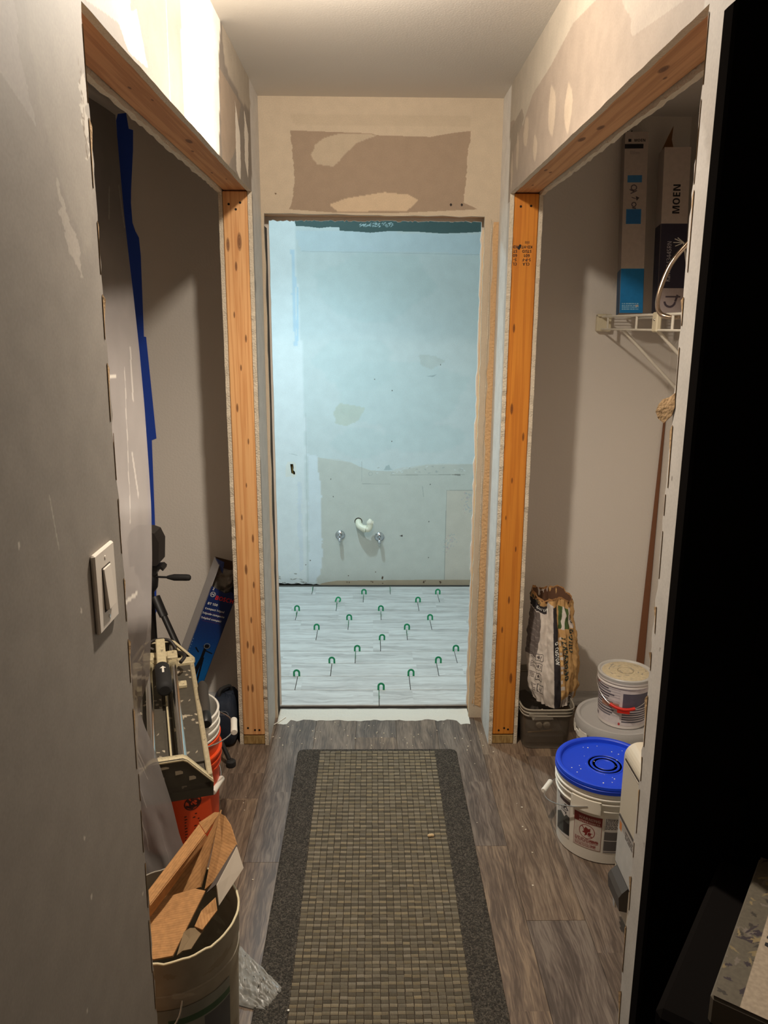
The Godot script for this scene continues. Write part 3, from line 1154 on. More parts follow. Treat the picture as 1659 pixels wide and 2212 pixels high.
func build_rug() -> void:
	var x0 := -0.293
	var x1 := 0.345
	var z0 := -2.866
	var z1 := -0.9
	var t := thing("runner_rug", "long brown waffle-weave runner rug with a darker plain border", "rug", v(0, 0, 0))
	var c := 0.022
	var p := [v2(x0 + c, z0), v2(x1 - c, z0), v2(x1 - c * 0.3, z0 + c * 0.35), v2(x1, z0 + c), v2(x1, z1), v2(x0, z1), v2(x0, z0 + c), v2(x0 + c * 0.3, z0 + c * 0.35)]
	var st := begin()
	prism(st, p, v(0, 0.0065, 0), Vector3.RIGHT, v(0, 0, 1), v(0, -0.0062, 0))
	put("backing", st, relief(mat(c255(58, 50, 40), 0.98), 0.2, 0.6, 8.0), t)
	# border pile: short felted fibres
	var fib := begin()
	for k in 3:
		var a := k * 1.1
		var d := v(cos(a), 0, sin(a)) * 0.0036
		var s := v(-sin(a), 0, cos(a)) * 0.0007
		var h := v(0, 0.0016 + k * 0.0003, 0)
		fib.set_smooth_group(-1)
		quad(fib, -d - s, -d + s, s + h, -s + h, Vector3.UP)
		quad(fib, -s + h, s + h, d + s, d - s, Vector3.UP)
	fib.generate_normals()
	var fm := fib.commit()
	var spots: Array[Transform3D] = []
	var cols: Array[Color] = []
	for i in 52000:
		var u := rng.randf()
		var x: float
		var z := rng.randf_range(z0 + 0.004, z1)
		if u < 0.47:
			x = rng.randf_range(x0 + 0.003, x0 + 0.087)
		elif u < 0.94:
			x = rng.randf_range(x1 - 0.087, x1 - 0.003)
		else:
			x = rng.randf_range(x0 + 0.03, x1 - 0.03)
			z = z0 + rng.randf_range(0.003, 0.018)
		if z < z0 + c and (x < x0 + c - (z - z0) * 0.8 or x > x1 - c + (z - z0) * 0.8):
			continue
		var b := Basis(Vector3.UP, rng.randf() * TAU) * Basis(Vector3.RIGHT, rng.randf_range(-0.3, 0.3))
		spots.append(Transform3D(b.scaled(Vector3.ONE * rng.randf_range(0.7, 1.3)), v(x, 0.0063, z)))
		var g := rng.randf()
		cols.append(Color(0.056, 0.048, 0.038) * (0.55 + g * g * 1.9))
	scatter("border_pile", fm, spots, cols, t)
	# woven field: bars of looped yarn on a dark ground
	var bar := begin()
	for k in 5:
		var x := (k - 2) * 0.0036
		grid(bar, 4, 3, func(a: float, b: float) -> Vector3:
			var ang := PI * a
			return v(x - cos(ang) * 0.0017, sin(PI * b) * 0.0042 * (0.35 + 0.65 * sin(ang)), lerpf(-0.0061, 0.0061, b)), -1.0)
	bar.generate_normals()
	var bm := bar.commit()
	var sp2: Array[Transform3D] = []
	var c2: Array[Color] = []
	var xa := x0 + 0.088
	var xb := x1 - 0.088
	var nx := 22
	var px := (xb - xa) / nx
	var pz := 0.0228
	var z := z0 + 0.022
	var row := 0
	while z < z1 - 0.02:
		for i in nx:
			var tint := 0.75 + rng.randf() * 0.5
			var warm := rng.randf_range(-0.1, 0.1)
			var cc := Color(0.235 * (1 + warm * 0.4), 0.196, 0.132 * (1 - warm)) * tint
			sp2.append(Transform3D(Basis(Vector3.UP, rng.randf_range(-0.06, 0.06)).scaled(v(1.06, 1.0, 0.88)), v(xa + (i + 0.5) * px + rng.randf_range(-0.001, 0.001), 0.0065, z + rng.randf_range(-0.0012, 0.0012))))
			c2.append(cc)
			var dk := 0.7 + rng.randf() * 0.6
			sp2.append(Transform3D(Basis(Vector3.UP, rng.randf_range(-0.1, 0.1)).scaled(v(1.0, 0.72, 1.14)), v(xa + (i + 0.5) * px + rng.randf_range(-0.001, 0.001), 0.0062, z + pz * 0.5)))
			c2.append(Color(0.112, 0.093, 0.063) * dk)
		z += pz
		row += 1
	scatter("woven_field", bm, sp2, c2, t)
	st = begin()
	box(st, v((xa + xb) * 0.5, 0.0066, (z0 + z1) * 0.5 + 0.006), v(xb - xa + 0.004, 0.0006, z1 - z0 - 0.02))
	put("ground_weave", st, mat(c255(62, 52, 39), 0.98), t)
	# the pellet lying on it
	st = begin()
	tube(st, smooth_path([v(-0.010, 0, 0), v(-0.004, 0.002, 0.001), v(0.004, 0.002, -0.001), v(0.010, 0, 0.001)], 8), [0.003, 0.0052, 0.0055, 0.0055, 0.005, 0.0055, 0.0055, 0.005, 0.003], 10)
	var pe := put("pellet", st, mat(c255(206, 178, 136), 0.8))
	pe.position = v(0.201, 0.014, -2.30)
	tag(pe, "small tan pellet lying on the woven middle of the runner rug", "pellet")
	st = begin()
	lathe(st, [v2(0, -0.003), v2(0.003, -0.001), v2(0.003, 0.001), v2(0, 0.003)], 8)
	pe = put("pellet", st, M.white_plastic)
	pe.position = v(-0.205, 0.010, -1.62)
	tag(pe, "tiny white crumb on the runner rug's left edge near the plastic bag", "crumb")


func scatter(called: String, mesh: Mesh, spots: Array[Transform3D], cols: Array[Color], parent: Node) -> void:
	var mm := MultiMesh.new()
	mm.transform_format = MultiMesh.TRANSFORM_3D
	mm.use_colors = true
	mm.mesh = mesh
	mm.instance_count = spots.size()
	for i in spots.size():
		mm.set_instance_transform(i, spots[i])
		mm.set_instance_color(i, cols[i])
	var o := MultiMeshInstance3D.new()
	o.multimesh = mm
	var m := mat(Color.WHITE, 0.95)
	m.vertex_color_use_as_albedo = true
	o.material_override = m
	o.name = called
	o.set_meta("kind", "stuff")
	parent.add_child(o, true)


# ---------------------------------------------------------------- the bathroom

func build_bathroom() -> void:
	var w := struct("wall_bathroom", "pale blue-grey bathroom wall with mud patches, a dark teal strip and wallpaper scraps", "wall")
	var cv := Canvas.new(-0.9, 1.12, 0, 2.5, 460, c255(204, 211, 209))
	# upper skim coat, its ragged lower edge, older paint below
	cv.poly([v2(-0.9, 0.0), v2(-0.36, 0.0), v2(-0.361, 0.864), v2(-0.30, 0.85), v2(-0.2, 0.845), v2(-0.125, 0.82), v2(-0.06, 0.79), v2(-0.007, 0.772), v2(0.06, 0.758), v2(0.141, 0.775), v2(0.2, 0.79), v2(0.27, 0.80), v2(0.349, 0.815), v2(0.5, 0.818), v2(0.661, 0.816), v2(1.12, 0.82), v2(1.12, 2.5), v2(-0.9, 2.5)], c255(206, 217, 219), 4.0)
	cv.poly([v2(-0.361, 0.86), v2(-0.36, 0.0), v2(1.12, 0.0), v2(1.12, 0.81), v2(0.661, 0.814), v2(0.349, 0.807), v2(0.15, 0.765), v2(-0.007, 0.772), v2(-0.125, 0.82)], c255(198, 202, 196), 3.0)
	for q in [[0.02, 1.9, 0.33, 0.2], [0.2, 1.25, 0.4, 0.22], [-0.1, 1.45, 0.25, 0.16], [0.35, 0.98, 0.28, 0.1], [-0.05, 0.95, 0.2, 0.09]]:
		var pts := []
		for i in 14:
			pts.append(v2(q[0] + cos(TAU * i / 14.0) * q[2] * rng.randf_range(0.8, 1.2), q[1] + sin(TAU * i / 14.0) * q[3] * rng.randf_range(0.8, 1.2)))
		cv.soft(pts, c255(196, 212, 214), 10, 0.6)
	# pale band at the left and joint bands
	cv.soft([v2(-0.66, 0.0), v2(-0.66, 2.5), v2(-0.47, 2.5), v2(-0.44, 1.9), v2(-0.41, 1.1), v2(-0.42, 0.0)], c255(222, 230, 233), 7)
	cv.soft([v2(-0.41, 0.02), v2(-0.40, 0.88), v2(-0.35, 0.87), v2(-0.325, 0.7), v2(-0.315, 0.2), v2(-0.335, 0.08), v2(-0.37, 0.02)], c255(216, 226, 232), 4)
	cv.soft([v2(-0.475, 0.7), v2(-0.47, 0.1), v2(-0.445, 0.1), v2(-0.45, 0.7)], c255(214, 224, 232), 4)
	cv.line(-0.455, 1.58, -0.45, 1.9, 0.012, c255(196, 218, 232))
	cv.soft([v2(-0.48, 2.12), v2(-0.46, 2.12), v2(-0.455, 1.55), v2(-0.475, 1.55)], c255(190, 214, 232), 4, 0.8)
	cv.line(-0.417, 0.02, -0.412, 1.15, 0.002, c255(186, 196, 198))
	cv.soft([v2(-0.45, 2.23), v2(0.7, 2.21), v2(0.7, 2.10), v2(-0.42, 2.11)], c255(200, 216, 226), 6, 0.7)
	cv.line(-0.42, 2.108, 0.7, 2.095, 0.004, c255(188, 202, 206))
	# teal strip of the old paint under the ceiling
	cv.poly([v2(-0.462, 2.5), v2(-0.458, 2.27), v2(-0.451, 2.251), v2(-0.38, 2.248), v2(-0.313, 2.240), v2(-0.25, 2.247), v2(-0.194, 2.245), v2(-0.192, 2.226), v2(-0.09, 2.222), v2(-0.009, 2.216), v2(0.1, 2.226), v2(0.268, 2.224), v2(0.42, 2.215), v2(0.546, 2.219), v2(0.657, 2.226), v2(1.12, 2.23), v2(1.12, 2.5)], c255(72, 96, 96), 0.8)
	for i in 70:
		var x := cv.rg.randf_range(-0.08, 0.13)
		cv.blob(x, 2.258 + cv.rg.randf_range(-0.012, 0.012) * (1.2 - absf(x - 0.1) * 4.0) + (x + 0.08) * 0.03, 0.006, 0.002, c255(176, 200, 206), 0.5, cv.rg.randf())
	# damp-looking tan stains
	cv.soft([v2(-0.197, 1.203), v2(-0.037, 1.174), v2(-0.081, 1.102), v2(-0.154, 1.057), v2(-0.227, 1.072), v2(-0.241, 1.145)], c255(194, 202, 190), 3, 0.7, 1.5)
	cv.soft([v2(0.293, 1.505), v2(0.394, 1.497), v2(0.452, 1.463), v2(0.367, 1.412), v2(0.309, 1.434)], c255(192, 202, 200), 3, 0.7, 1.5)
	# scuffs, dents, pencil
	cv.line(0.12, 0.742, 0.6, 0.747, 0.003, c255(158, 164, 158))
	cv.poly([v2(0.5, 0.747), v2(0.573, 0.751), v2(0.572, 0.738)], c255(140, 142, 136))
	for i in 26:
		var x := cv.rg.randf_range(0.02, 0.6)
		cv.blob(x, 0.752 + cv.rg.randf_range(0, 0.05), 0.008, 0.003, c255(212, 220, 220) if i % 2 else c255(176, 184, 182), 0.4, cv.rg.randf_range(-0.6, 0.6))
	cv.poly([v2(0.08, 0.775), v2(0.095, 0.80), v2(0.115, 0.81), v2(0.125, 0.785), v2(0.14, 0.78), v2(0.11, 0.773)], c255(176, 192, 194), 1.0)
	cv.ring(-0.005, 0.750, 0.012, 0.003, c255(172, 180, 178))
	cv.ring(0.575, 0.775, 0.012, 0.002, c255(168, 176, 174))
	cv.line(-0.06, 0.685, 0.12, 0.683, 0.003, c255(168, 174, 170))
	cv.line(-0.062, 0.84, -0.06, 0.7, 0.002, c255(172, 180, 178))
	cv.line(0.33, 0.67, 0.338, 0.60, 0.004, c255(170, 178, 174))
	for q in [[-0.26, 0.715], [-0.245, 0.60], [0.38, 0.682], [0.376, 0.435], [0.377, 0.19], [0.02, 1.35], [0.13, 0.96], [0.13, 1.28], [0.43, 1.44], [-0.4, 0.17], [-0.43, 0.14]]:
		cv.blob(q[0], q[1], 0.003, 0.004, c255(90, 92, 88), 0.3)
	cv.poly([v2(0.185, 0.338), v2(0.205, 0.345), v2(0.205, 0.332)], c255(64, 60, 56))
	cv.poly([v2(0.34, 1.37), v2(0.38, 1.375), v2(0.41, 1.383), v2(0.385, 1.365)], c255(170, 186, 190))
	# wallpaper scrap with faded sprigs
	cv.rect(0.487, 0.025, 1.12, 0.642, c255(204, 199, 188))
	cv.line(0.486, 0.02, 0.487, 0.645, 0.004, c255(160, 164, 158))
	cv.line(0.486, 0.643, 1.1, 0.645, 0.003, c255(168, 170, 164))
	for q in [[0.62, 0.59], [0.635, 0.53], [0.52, 0.31], [0.50, 0.26], [0.72, 0.42], [0.8, 0.2]]:
		for i in 26:
			var a := cv.rg.randf() * TAU
			var d := cv.rg.randf() * 0.045
			cv.blob(q[0] + cos(a) * d, q[1] + sin(a) * d, 0.0025, 0.005, c255(176, 184, 186) if i % 4 else c255(200, 178, 176), 0.4, a)
	# bare band where the baseboard was
	cv.poly([v2(-0.345, 0.0), v2(-0.325, 0.012), v2(-0.29, 0.02), v2(-0.227, 0.030), v2(0.3, 0.036), v2(1.12, 0.038), v2(1.12, 0.0)], c255(178, 164, 142), 1.0)
	for q in [[-0.16, 0.02, 0.004], [-0.145, 0.018, 0.004], [0.0, 0.025, 0.004], [0.01, 0.02, 0.005], [0.075, 0.05, 0.01], [0.077, 0.012, 0.005], [0.35, 0.02, 0.008], [0.36, 0.028, 0.004], [0.46, 0.02, 0.01], [-0.15, 0.065, 0.004], [0.03, 0.09, 0.004]]:
		cv.blob(q[0], q[1], q[2] * 0.6, q[2], c255(84, 66, 50), 0.5)
	# crumbled bottom corner on the left
	for i in 40:
		cv.blob(cv.rg.randf_range(-0.62, -0.4), cv.rg.randf_range(0.012, 0.13) * cv.rg.randf(), 0.012, 0.003, c255(228, 234, 234) if i % 3 else c255(150, 154, 150), 0.6, cv.rg.randf_range(-0.6, 0.6))
	cv.line(-0.62, 0.06, -0.47, 0.18, 0.002, c255(228, 236, 238))
	cv.poly([v2(-0.548, 0.725), v2(-0.546, 0.80), v2(-0.535, 0.825), v2(-0.50, 0.83), v2(-0.48, 0.815), v2(-0.478, 0.74), v2(-0.50, 0.722), v2(-0.52, 0.732)], c255(226, 229, 224), 1.0)
	cv.line(-0.52, 0.88, -0.47, 0.868, 0.002, c255(170, 182, 186))
	cv.line(-0.54, 0.86, -0.50, 0.89, 0.002, c255(226, 234, 236))
	cv.grain(0.022, 0.02, 51)
	cv.grain(0.03, 0.35, 52)
	var hole := [v2(-0.519, 0.812), v2(-0.500, 0.812), v2(-0.498, 0.79), v2(-0.500, 0.772), v2(-0.490, 0.762), v2(-0.489, 0.744), v2(-0.497, 0.742), v2(-0.505, 0.748), v2(-0.513, 0.752), v2(-0.516, 0.78)]
	var st := begin()
	# two pieces that meet in a line through the outlet hole
	var left := [v2(-0.9, 0.0)]
	left.append_array(jag(v2(-0.66, 0.012), v2(-0.505, 0.009), 0.02, 0.004))
	left.append_array([v2(-0.505, 0.009), v2(-0.505, 0.748), v2(-0.513, 0.752), v2(-0.516, 0.78), v2(-0.519, 0.812), v2(-0.505, 0.812), v2(-0.505, HC), v2(-0.9, HC)])
	face(st, left, v(0, 0, ZB), Vector3.RIGHT, Vector3.UP, Vector3.BACK, cv)
	var right := jag(v2(-0.505, 0.009), v2(-0.34, 0.006), 0.02, 0.004)
	right.append_array([v2(-0.34, 0.0), v2(1.12, 0.0), v2(1.12, HC), v2(-0.505, HC), v2(-0.505, 0.812), v2(-0.500, 0.812), v2(-0.498, 0.79), v2(-0.500, 0.772), v2(-0.490, 0.762), v2(-0.489, 0.744), v2(-0.497, 0.742), v2(-0.505, 0.748)])
	face(st, right, v(0, 0, ZB), Vector3.RIGHT, Vector3.UP, Vector3.BACK, cv)
	put("drywall", st, tmat(cv.tex(), 0.7, false), w)
	st = begin()
	sides(st, hole, v(0, 0, ZB - 0.014), Vector3.RIGHT, Vector3.UP, v(0, 0, 0.014))
	put("hole_rim", st, M.gypsum, w)
	st = begin()
	box(st, v(0.1, HC * 0.5, ZB - 0.06), v(2.1, HC, 0.02))
	put("backing", st, M.gap, w)
	# side walls
	var sw := struct("wall_bathroom_sides", "plain painted side walls of the bathroom", "wall")
	st = begin()
	box(st, v(-0.88, HC * 0.5, -4.2), v(0.04, HC, 1.58))
	put("left_board", st, M.closet, sw)
	st = begin()
	box(st, v(1.12, HC * 0.5, -4.2), v(0.04, HC, 1.58))
	put("right_board", st, M.closet, sw)
	# wires in the outlet hole
	var t := thing("cable", "brown cable visible in the ragged outlet hole of the bathroom wall", "cable", v(-0.506, 0.77, ZB - 0.022))
	st = begin()
	tube(st, smooth_path([v(-0.003, 0.045, -0.006), v(-0.001, 0.0, 0.006), v(0.004, -0.035, -0.004)], 12), 0.0042, 8, true, v2(1.5, 0.8))
	put("sheath", st, mat(c255(150, 120, 60), 0.6), t)
	st = begin()
	tube(st, smooth_path([v(0.006, 0.04, -0.008), v(0.005, 0.0, 0.002), v(0.009, -0.034, -0.006)], 12), 0.0018, 8)
	put("wire", st, M.black, t)
	# drain stub
	var pv := mat(c255(228, 226, 206), 0.38)
	t = thing("drain_pipe", "cream plastic drain elbow sticking out of the bathroom wall, its end taped", "pipe", v(-0.083, 0.432, ZB))
	st = begin()
	var pp := smooth_path([v(0, 0, -0.03), v(0.0, 0.0, 0.03), v(0.008, -0.014, 0.052), v(0.03, -0.026, 0.066), v(0.048, -0.03, 0.07)], 18)
	tube(st, pp, 0.021, 20)
	put("elbow", st, pv, t)
	st = begin()
	tube(st, [v(0.030, -0.026, 0.066), v(0.050, -0.0305, 0.0705)], 0.0235, 20)
	put("collar", st, pv, t)
	st = begin()
	tube(st, smooth_path([v(0.05, -0.0305, 0.0705), v(0.066, -0.028, 0.072), v(0.074, -0.01, 0.072), v(0.074, 0.012, 0.072)], 14), 0.0195, 20)
	put("elbow", st, pv, t)
	st = begin()
	tube(st, smooth_path([v(0.074, 0.006, 0.072), v(0.074, 0.026, 0.072), v(0.072, 0.038, 0.07)], 6), [0.0205, 0.0215, 0.021, 0.019, 0.015, 0.009, 0.003], 14)
	for i in 5:
		sheet(st, [v(0.085 + rng.randf() * 0.006, 0.008, 0.085), v(0.099, 0.012 + i * 0.004, 0.09), v(0.09, 0.02 + i * 0.002, 0.086)], 0.0008)
	put("tape_wrap", st, mat(c255(226, 222, 206), 0.7), t)
	st = begin()
	lathe(st, [v2(0.0255, -0.001), v2(0.0255, 0.0005), v2(0.0, 0.0005)], 28, Vector3.ZERO, Transform3D(Basis(Vector3.RIGHT, PI * 0.5), v(-0.001, 0.003, 0)))
	put("wall_hole", st, M.gap, t)
	# the two shut-off stubs
	for q in [[-0.203, 0.343, "chrome water stub with escutcheon left of the drain pipe"], [0.053, 0.331, "chrome water stub with escutcheon right of the drain pipe"]]:
		t = thing("water_stub", q[2], "water valve", v(q[0], q[1], ZB), "chrome stubs under the missing vanity")
		var toward := Transform3D(Basis(Vector3.RIGHT, PI * 0.5), Vector3.ZERO)
		st = begin()
		lathe(st, [v2(0.032, 0.0), v2(0.0325, 0.002), v2(0.030, 0.006), v2(0.022, 0.011), v2(0.0125, 0.014), v2(0.0115, 0.018)], 32, Vector3.ZERO, toward)
		put("escutcheon", st, M.chrome, t)
		st = begin()
		lathe(st, [v2(0.0085, 0.0), v2(0.0085, 0.03), v2(0.0125, 0.032), v2(0.0125, 0.046), v2(0.010, 0.049), v2(0.010, 0.056), v2(0.0, 0.056)], 20, Vector3.ZERO, toward)
		put("stub", st, M.chrome, t)
		st = begin()
		lathe(st, [v2(0.0105, 0.0), v2(0.0115, 0.004), v2(0.0115, 0.022), v2(0.009, 0.025), v2(0.0065, 0.03), v2(0, 0.03)], 16, Vector3.ZERO, Transform3D(Basis(Vector3.RIGHT, PI * 0.82), v(0, -0.006, 0.044)))
		put("outlet", st, M.chrome, t)
		st = begin()
		lathe(st, [v2(0.0045, 0.0), v2(0.0045, 0.0006), v2(0, 0.0006)], 12, Vector3.ZERO, Transform3D(Basis(Vector3.RIGHT, PI * 0.5), v(0, 0, 0.0562)))
		put("bore", st, M.gap, t)


# ---------------------------------------------------------------- buckets

func wrap_round(r0: float, r1: float, h: float, a0: float, y0: float, at := Vector3.ZERO) -> Callable:
	# bends flat print round a tapered bucket: x runs round, y up
	return func(p: Vector3) -> Vector3:
		var y := y0 + p.y
		var r := lerpf(r0, r1, clampf(y / h, 0.0, 1.0)) + 0.0008 + maxf(p.z, 0.0) * 0.3
		var a := a0 + p.x / r
		return at + v(sin(a) * r, y, cos(a) * r)


func label_patch(st: SurfaceTool, r0: float, r1: float, h: float, y0: float, y1: float, a0: float, a1: float) -> void:
	grid(st, 24, 4, func(u: float, w: float) -> Vector3:
		var y := lerpf(y1, y0, w)
		var r := lerpf(r0, r1, y / h) + 0.0006
		var a := lerpf(a0, a1, u)
		return v(sin(a) * r, y, cos(a) * r), -1.0)


func bucket_shell(t: Node3D, h: float, rb: float, rt: float, m: Material, ribs: Array, dy := 0.0, called := "body") -> void:
	var prof := [v2(0, dy), v2(rb - 0.004, dy), v2(rb, dy + 0.004)]
	for k in ribs:
		# [height below the rim, how far it stands out, thickness]
		var y: float = h - k[0]
		var r := lerpf(rb, rt, y / h)
		prof.append_array([v2(r, dy + y - k[2]), v2(r + k[1], dy + y - k[2] * 0.8), v2(r + k[1], dy + y), v2(r, dy + y + 0.002)])
	prof.append_array([v2(rt, dy + h - 0.008), v2(rt + 0.004, dy + h - 0.007), v2(rt + 0.0045, dy + h - 0.001), v2(rt + 0.002, dy + h), v2(rt - 0.0025, dy + h), v2(rt - 0.004, dy + h - 0.004), v2(rb - 0.003, dy + 0.006), v2(0, dy + 0.006)])
	var st := begin()
	lathe(st, prof, 64)
	put(called, st, m, t)


func bucket_lid(t: Node3D, h: float, r: float, m: Material, rings: Array) -> void:
	var st := begin()
	var prof := [v2(r - 0.002, h - 0.026), v2(r + 0.003, h - 0.026), v2(r + 0.004, h - 0.014), v2(r + 0.0015, h - 0.012), v2(r + 0.0035, h - 0.009), v2(r + 0.002, h - 0.001), v2(r - 0.002, h + 0.001), v2(r - 0.010, h + 0.001), v2(r - 0.014, h - 0.002), v2(r - 0.017, h - 0.012), v2(r - 0.020, h - 0.013)]
	for k in rings:
		prof.append_array([v2(k + 0.004, h - 0.013), v2(k + 0.002, h - 0.011), v2(k, h - 0.0108), v2(k - 0.002, h - 0.011), v2(k - 0.004, h - 0.013)])
	prof.append(v2(0, h - 0.013))
	lathe(st, prof, 72)
	put("lid", st, m, t)


func bail(t: Node3D, c: Vector3, r: float, axis: float, drop: float, grip: Material, grip_len: float, wire: float, sag := 1.0, gr := 0.011) -> void:
	# wire handle hanging over one side; axis = direction (round the bucket) of its middle
	var d := v(sin(axis), 0, cos(axis))
	var e := v(cos(axis), 0, -sin(axis))
	var pts := []
	for i in 25:
		var a := PI * i / 24.0
		var reach := sin(a)
		pts.append(c + e * cos(a) * r + (d * cos(drop) - Vector3.UP * sin(drop)) * reach * r * sag)
	var st := begin()
	tube(st, pts, wire, 8)
	var h := put("handle", st, M.steel, t)
	if grip_len > 0.0:
		var mid: Vector3 = pts[12]
		st = begin()
		tube(st, [mid - e * grip_len * 0.5, mid - e * grip_len * 0.46, mid - e * grip_len * 0.2, mid + e * grip_len * 0.2, mid + e * grip_len * 0.46, mid + e * grip_len * 0.5], [gr * 0.8, gr, gr * 0.94, gr * 0.94, gr, gr * 0.8], 14)
		put("grip", st, grip, h)


# ---------------------------------------------------------------- left closet

func build_left_closet() -> void:
	plastic_sheet()
	tripod()
	tripod_box()
	tool_bag()
	orange_bucket()
	tile_cutter()
	waste_bucket()
	bag_on_floor()


func plastic_sheet() -> void:
	var t := thing("plastic_sheet", "translucent plastic dust sheet hung along the left closet and taped to its far wall", "plastic sheet")
	var cv := Canvas.new(0, 1, 0, 1, 512, Color(0.54, 0.52, 0.51, 0.84))
	for i in 90:
		var x := cv.rg.randf()
		var y := cv.rg.randf()
		var l := cv.rg.randf_range(0.03, 0.16)
		cv.line(x, y, x + cv.rg.randf_range(-0.02, 0.02), y - l, cv.rg.randf_range(0.002, 0.006), Color(0.67, 0.65, 0.63, 0.88))
	for q in [[0.0, 0.56, 0.9, 0.62], [0.2, 0.4, 1.0, 0.32], [0.1, 0.3, 0.95, 0.41], [0.3, 0.75, 0.7, 0.77]]:
		cv.line(q[0], q[1], q[2], q[3], 0.004, Color(0.74, 0.72, 0.69, 0.92))
	cv.line(0.78, 1.0, 0.8, 0.3, 0.004, Color(0.50, 0.48, 0.48, 0.8))
	cv.grain(0.05, 0.02, 61)
	var m := tmat(cv.tex(), 0.38)
	m.transparency = BaseMaterial3D.TRANSPARENCY_ALPHA
	m.cull_mode = BaseMaterial3D.CULL_DISABLED
	m.metallic_specular = 0.4
	m.backlight_enabled = true
	m.backlight = Color(0.15, 0.15, 0.15)
	var n := FastNoiseLite.new()
	n.seed = 9
	n.frequency = 2.2
	var st := begin()
	# its free edge runs from the tape down toward the hallway, is pinched at knee height and swept out over the floor: [height, x, z]
	var rim := [[2.46, -0.990, -3.31], [2.09, -0.920, -3.10], [1.913, -0.854, -2.90], [1.781, -0.803, -2.75], [1.596, -0.737, -2.55], [1.442, -0.675, -2.35], [1.315, -0.631, -2.20], [1.203, -0.588, -2.05], [1.089, -0.571, -1.97], [1.02, -0.563, -1.92], [0.95, -0.553, -1.865], [0.80, -0.567, -1.865], [0.71, -0.600, -1.865], [0.66, -0.590, -1.865], [0.60, -0.570, -1.865], [0.54, -0.556, -1.865], [0.43, -0.531, -1.865], [0.335, -0.516, -1.865], [0.29, -0.504, -1.865], [0.12, -0.478, -1.865], [0.0, -0.462, -1.865]]
	grid(st, 44, 110, func(a: float, b: float) -> Vector3:
		var y := lerpf(2.46, 0.008, b)
		var hx := -0.462
		var hz := -1.865
		for i in rim.size() - 1:
			if y <= rim[i][0] and y >= rim[i + 1][0]:
				var f := inverse_lerp(rim[i][0], rim[i + 1][0], y)
				hx = lerpf(rim[i][1], rim[i + 1][1], f)
				hz = lerpf(rim[i][2], rim[i + 1][2], f)
		var low := smoothstep(0.95, 0.45, y)
		var bow := sin(a * PI)
		var free := 1.0 - pow(a, 4.0)
		return v(lerpf(lerpf(-0.97, -0.80, low), hx, a) - bow * 0.05 * (1.0 - low) + 0.022 * n.get_noise_2d(a * 2.6, y * 0.8) * free + 0.008 * n.get_noise_2d(a * 9.0 + 3.0, y * 5.0) * free, y, lerpf(-1.45, hz, a) - bow * 0.05 * low + 0.02 * n.get_noise_2d(a * 4.0 + 7.0, y * 1.6) * free))
	put("draped_sheet", st, m, t)
	# blue tape on the far wall, in overlapping lengths
	var blue := relief(mat(c255(26, 74, 190), 0.55), 0.2, 0.06, 12.0)
	var pcs := [
		[v2(-1.006, 2.455), v2(-0.998, 2.478), v2(-0.965, 2.482), v2(-0.959, 2.425), v2(-0.942, 2.42), v2(-0.947, 2.35), v2(-0.965, 2.20), v2(-0.969, 2.15), v2(-0.968, 2.075), v2(-0.955, 2.03), v2(-1.001, 2.03), v2(-1.001, 2.16), v2(-1.006, 2.31)],
		[v2(-1.001, 2.05), v2(-0.957, 2.04), v2(-0.946, 2.018), v2(-0.943, 1.95), v2(-0.951, 1.624), v2(-0.985, 1.60), v2(-0.992, 1.95)],
		[v2(-0.986, 1.632), v2(-0.942, 1.624), v2(-0.925, 1.198), v2(-0.946, 1.190), v2(-0.972, 1.19), v2(-0.976, 1.45)],
		[v2(-0.972, 1.22), v2(-0.945, 1.2), v2(-0.955, 0.799), v2(-0.962, 0.62), v2(-0.973, 0.411), v2(-0.995, 0.355), v2(-1.006, 0.34), v2(-0.99, 0.62), v2(-0.98, 0.9)]]
	st = begin()
	for i in pcs.size():
		prism(st, pcs[i], v(0, 0, ZC + 0.0004 + 0.0004 * i), Vector3.RIGHT, Vector3.UP, v(0, 0, 0.0006))
	put("blue_tape", st, blue, t)


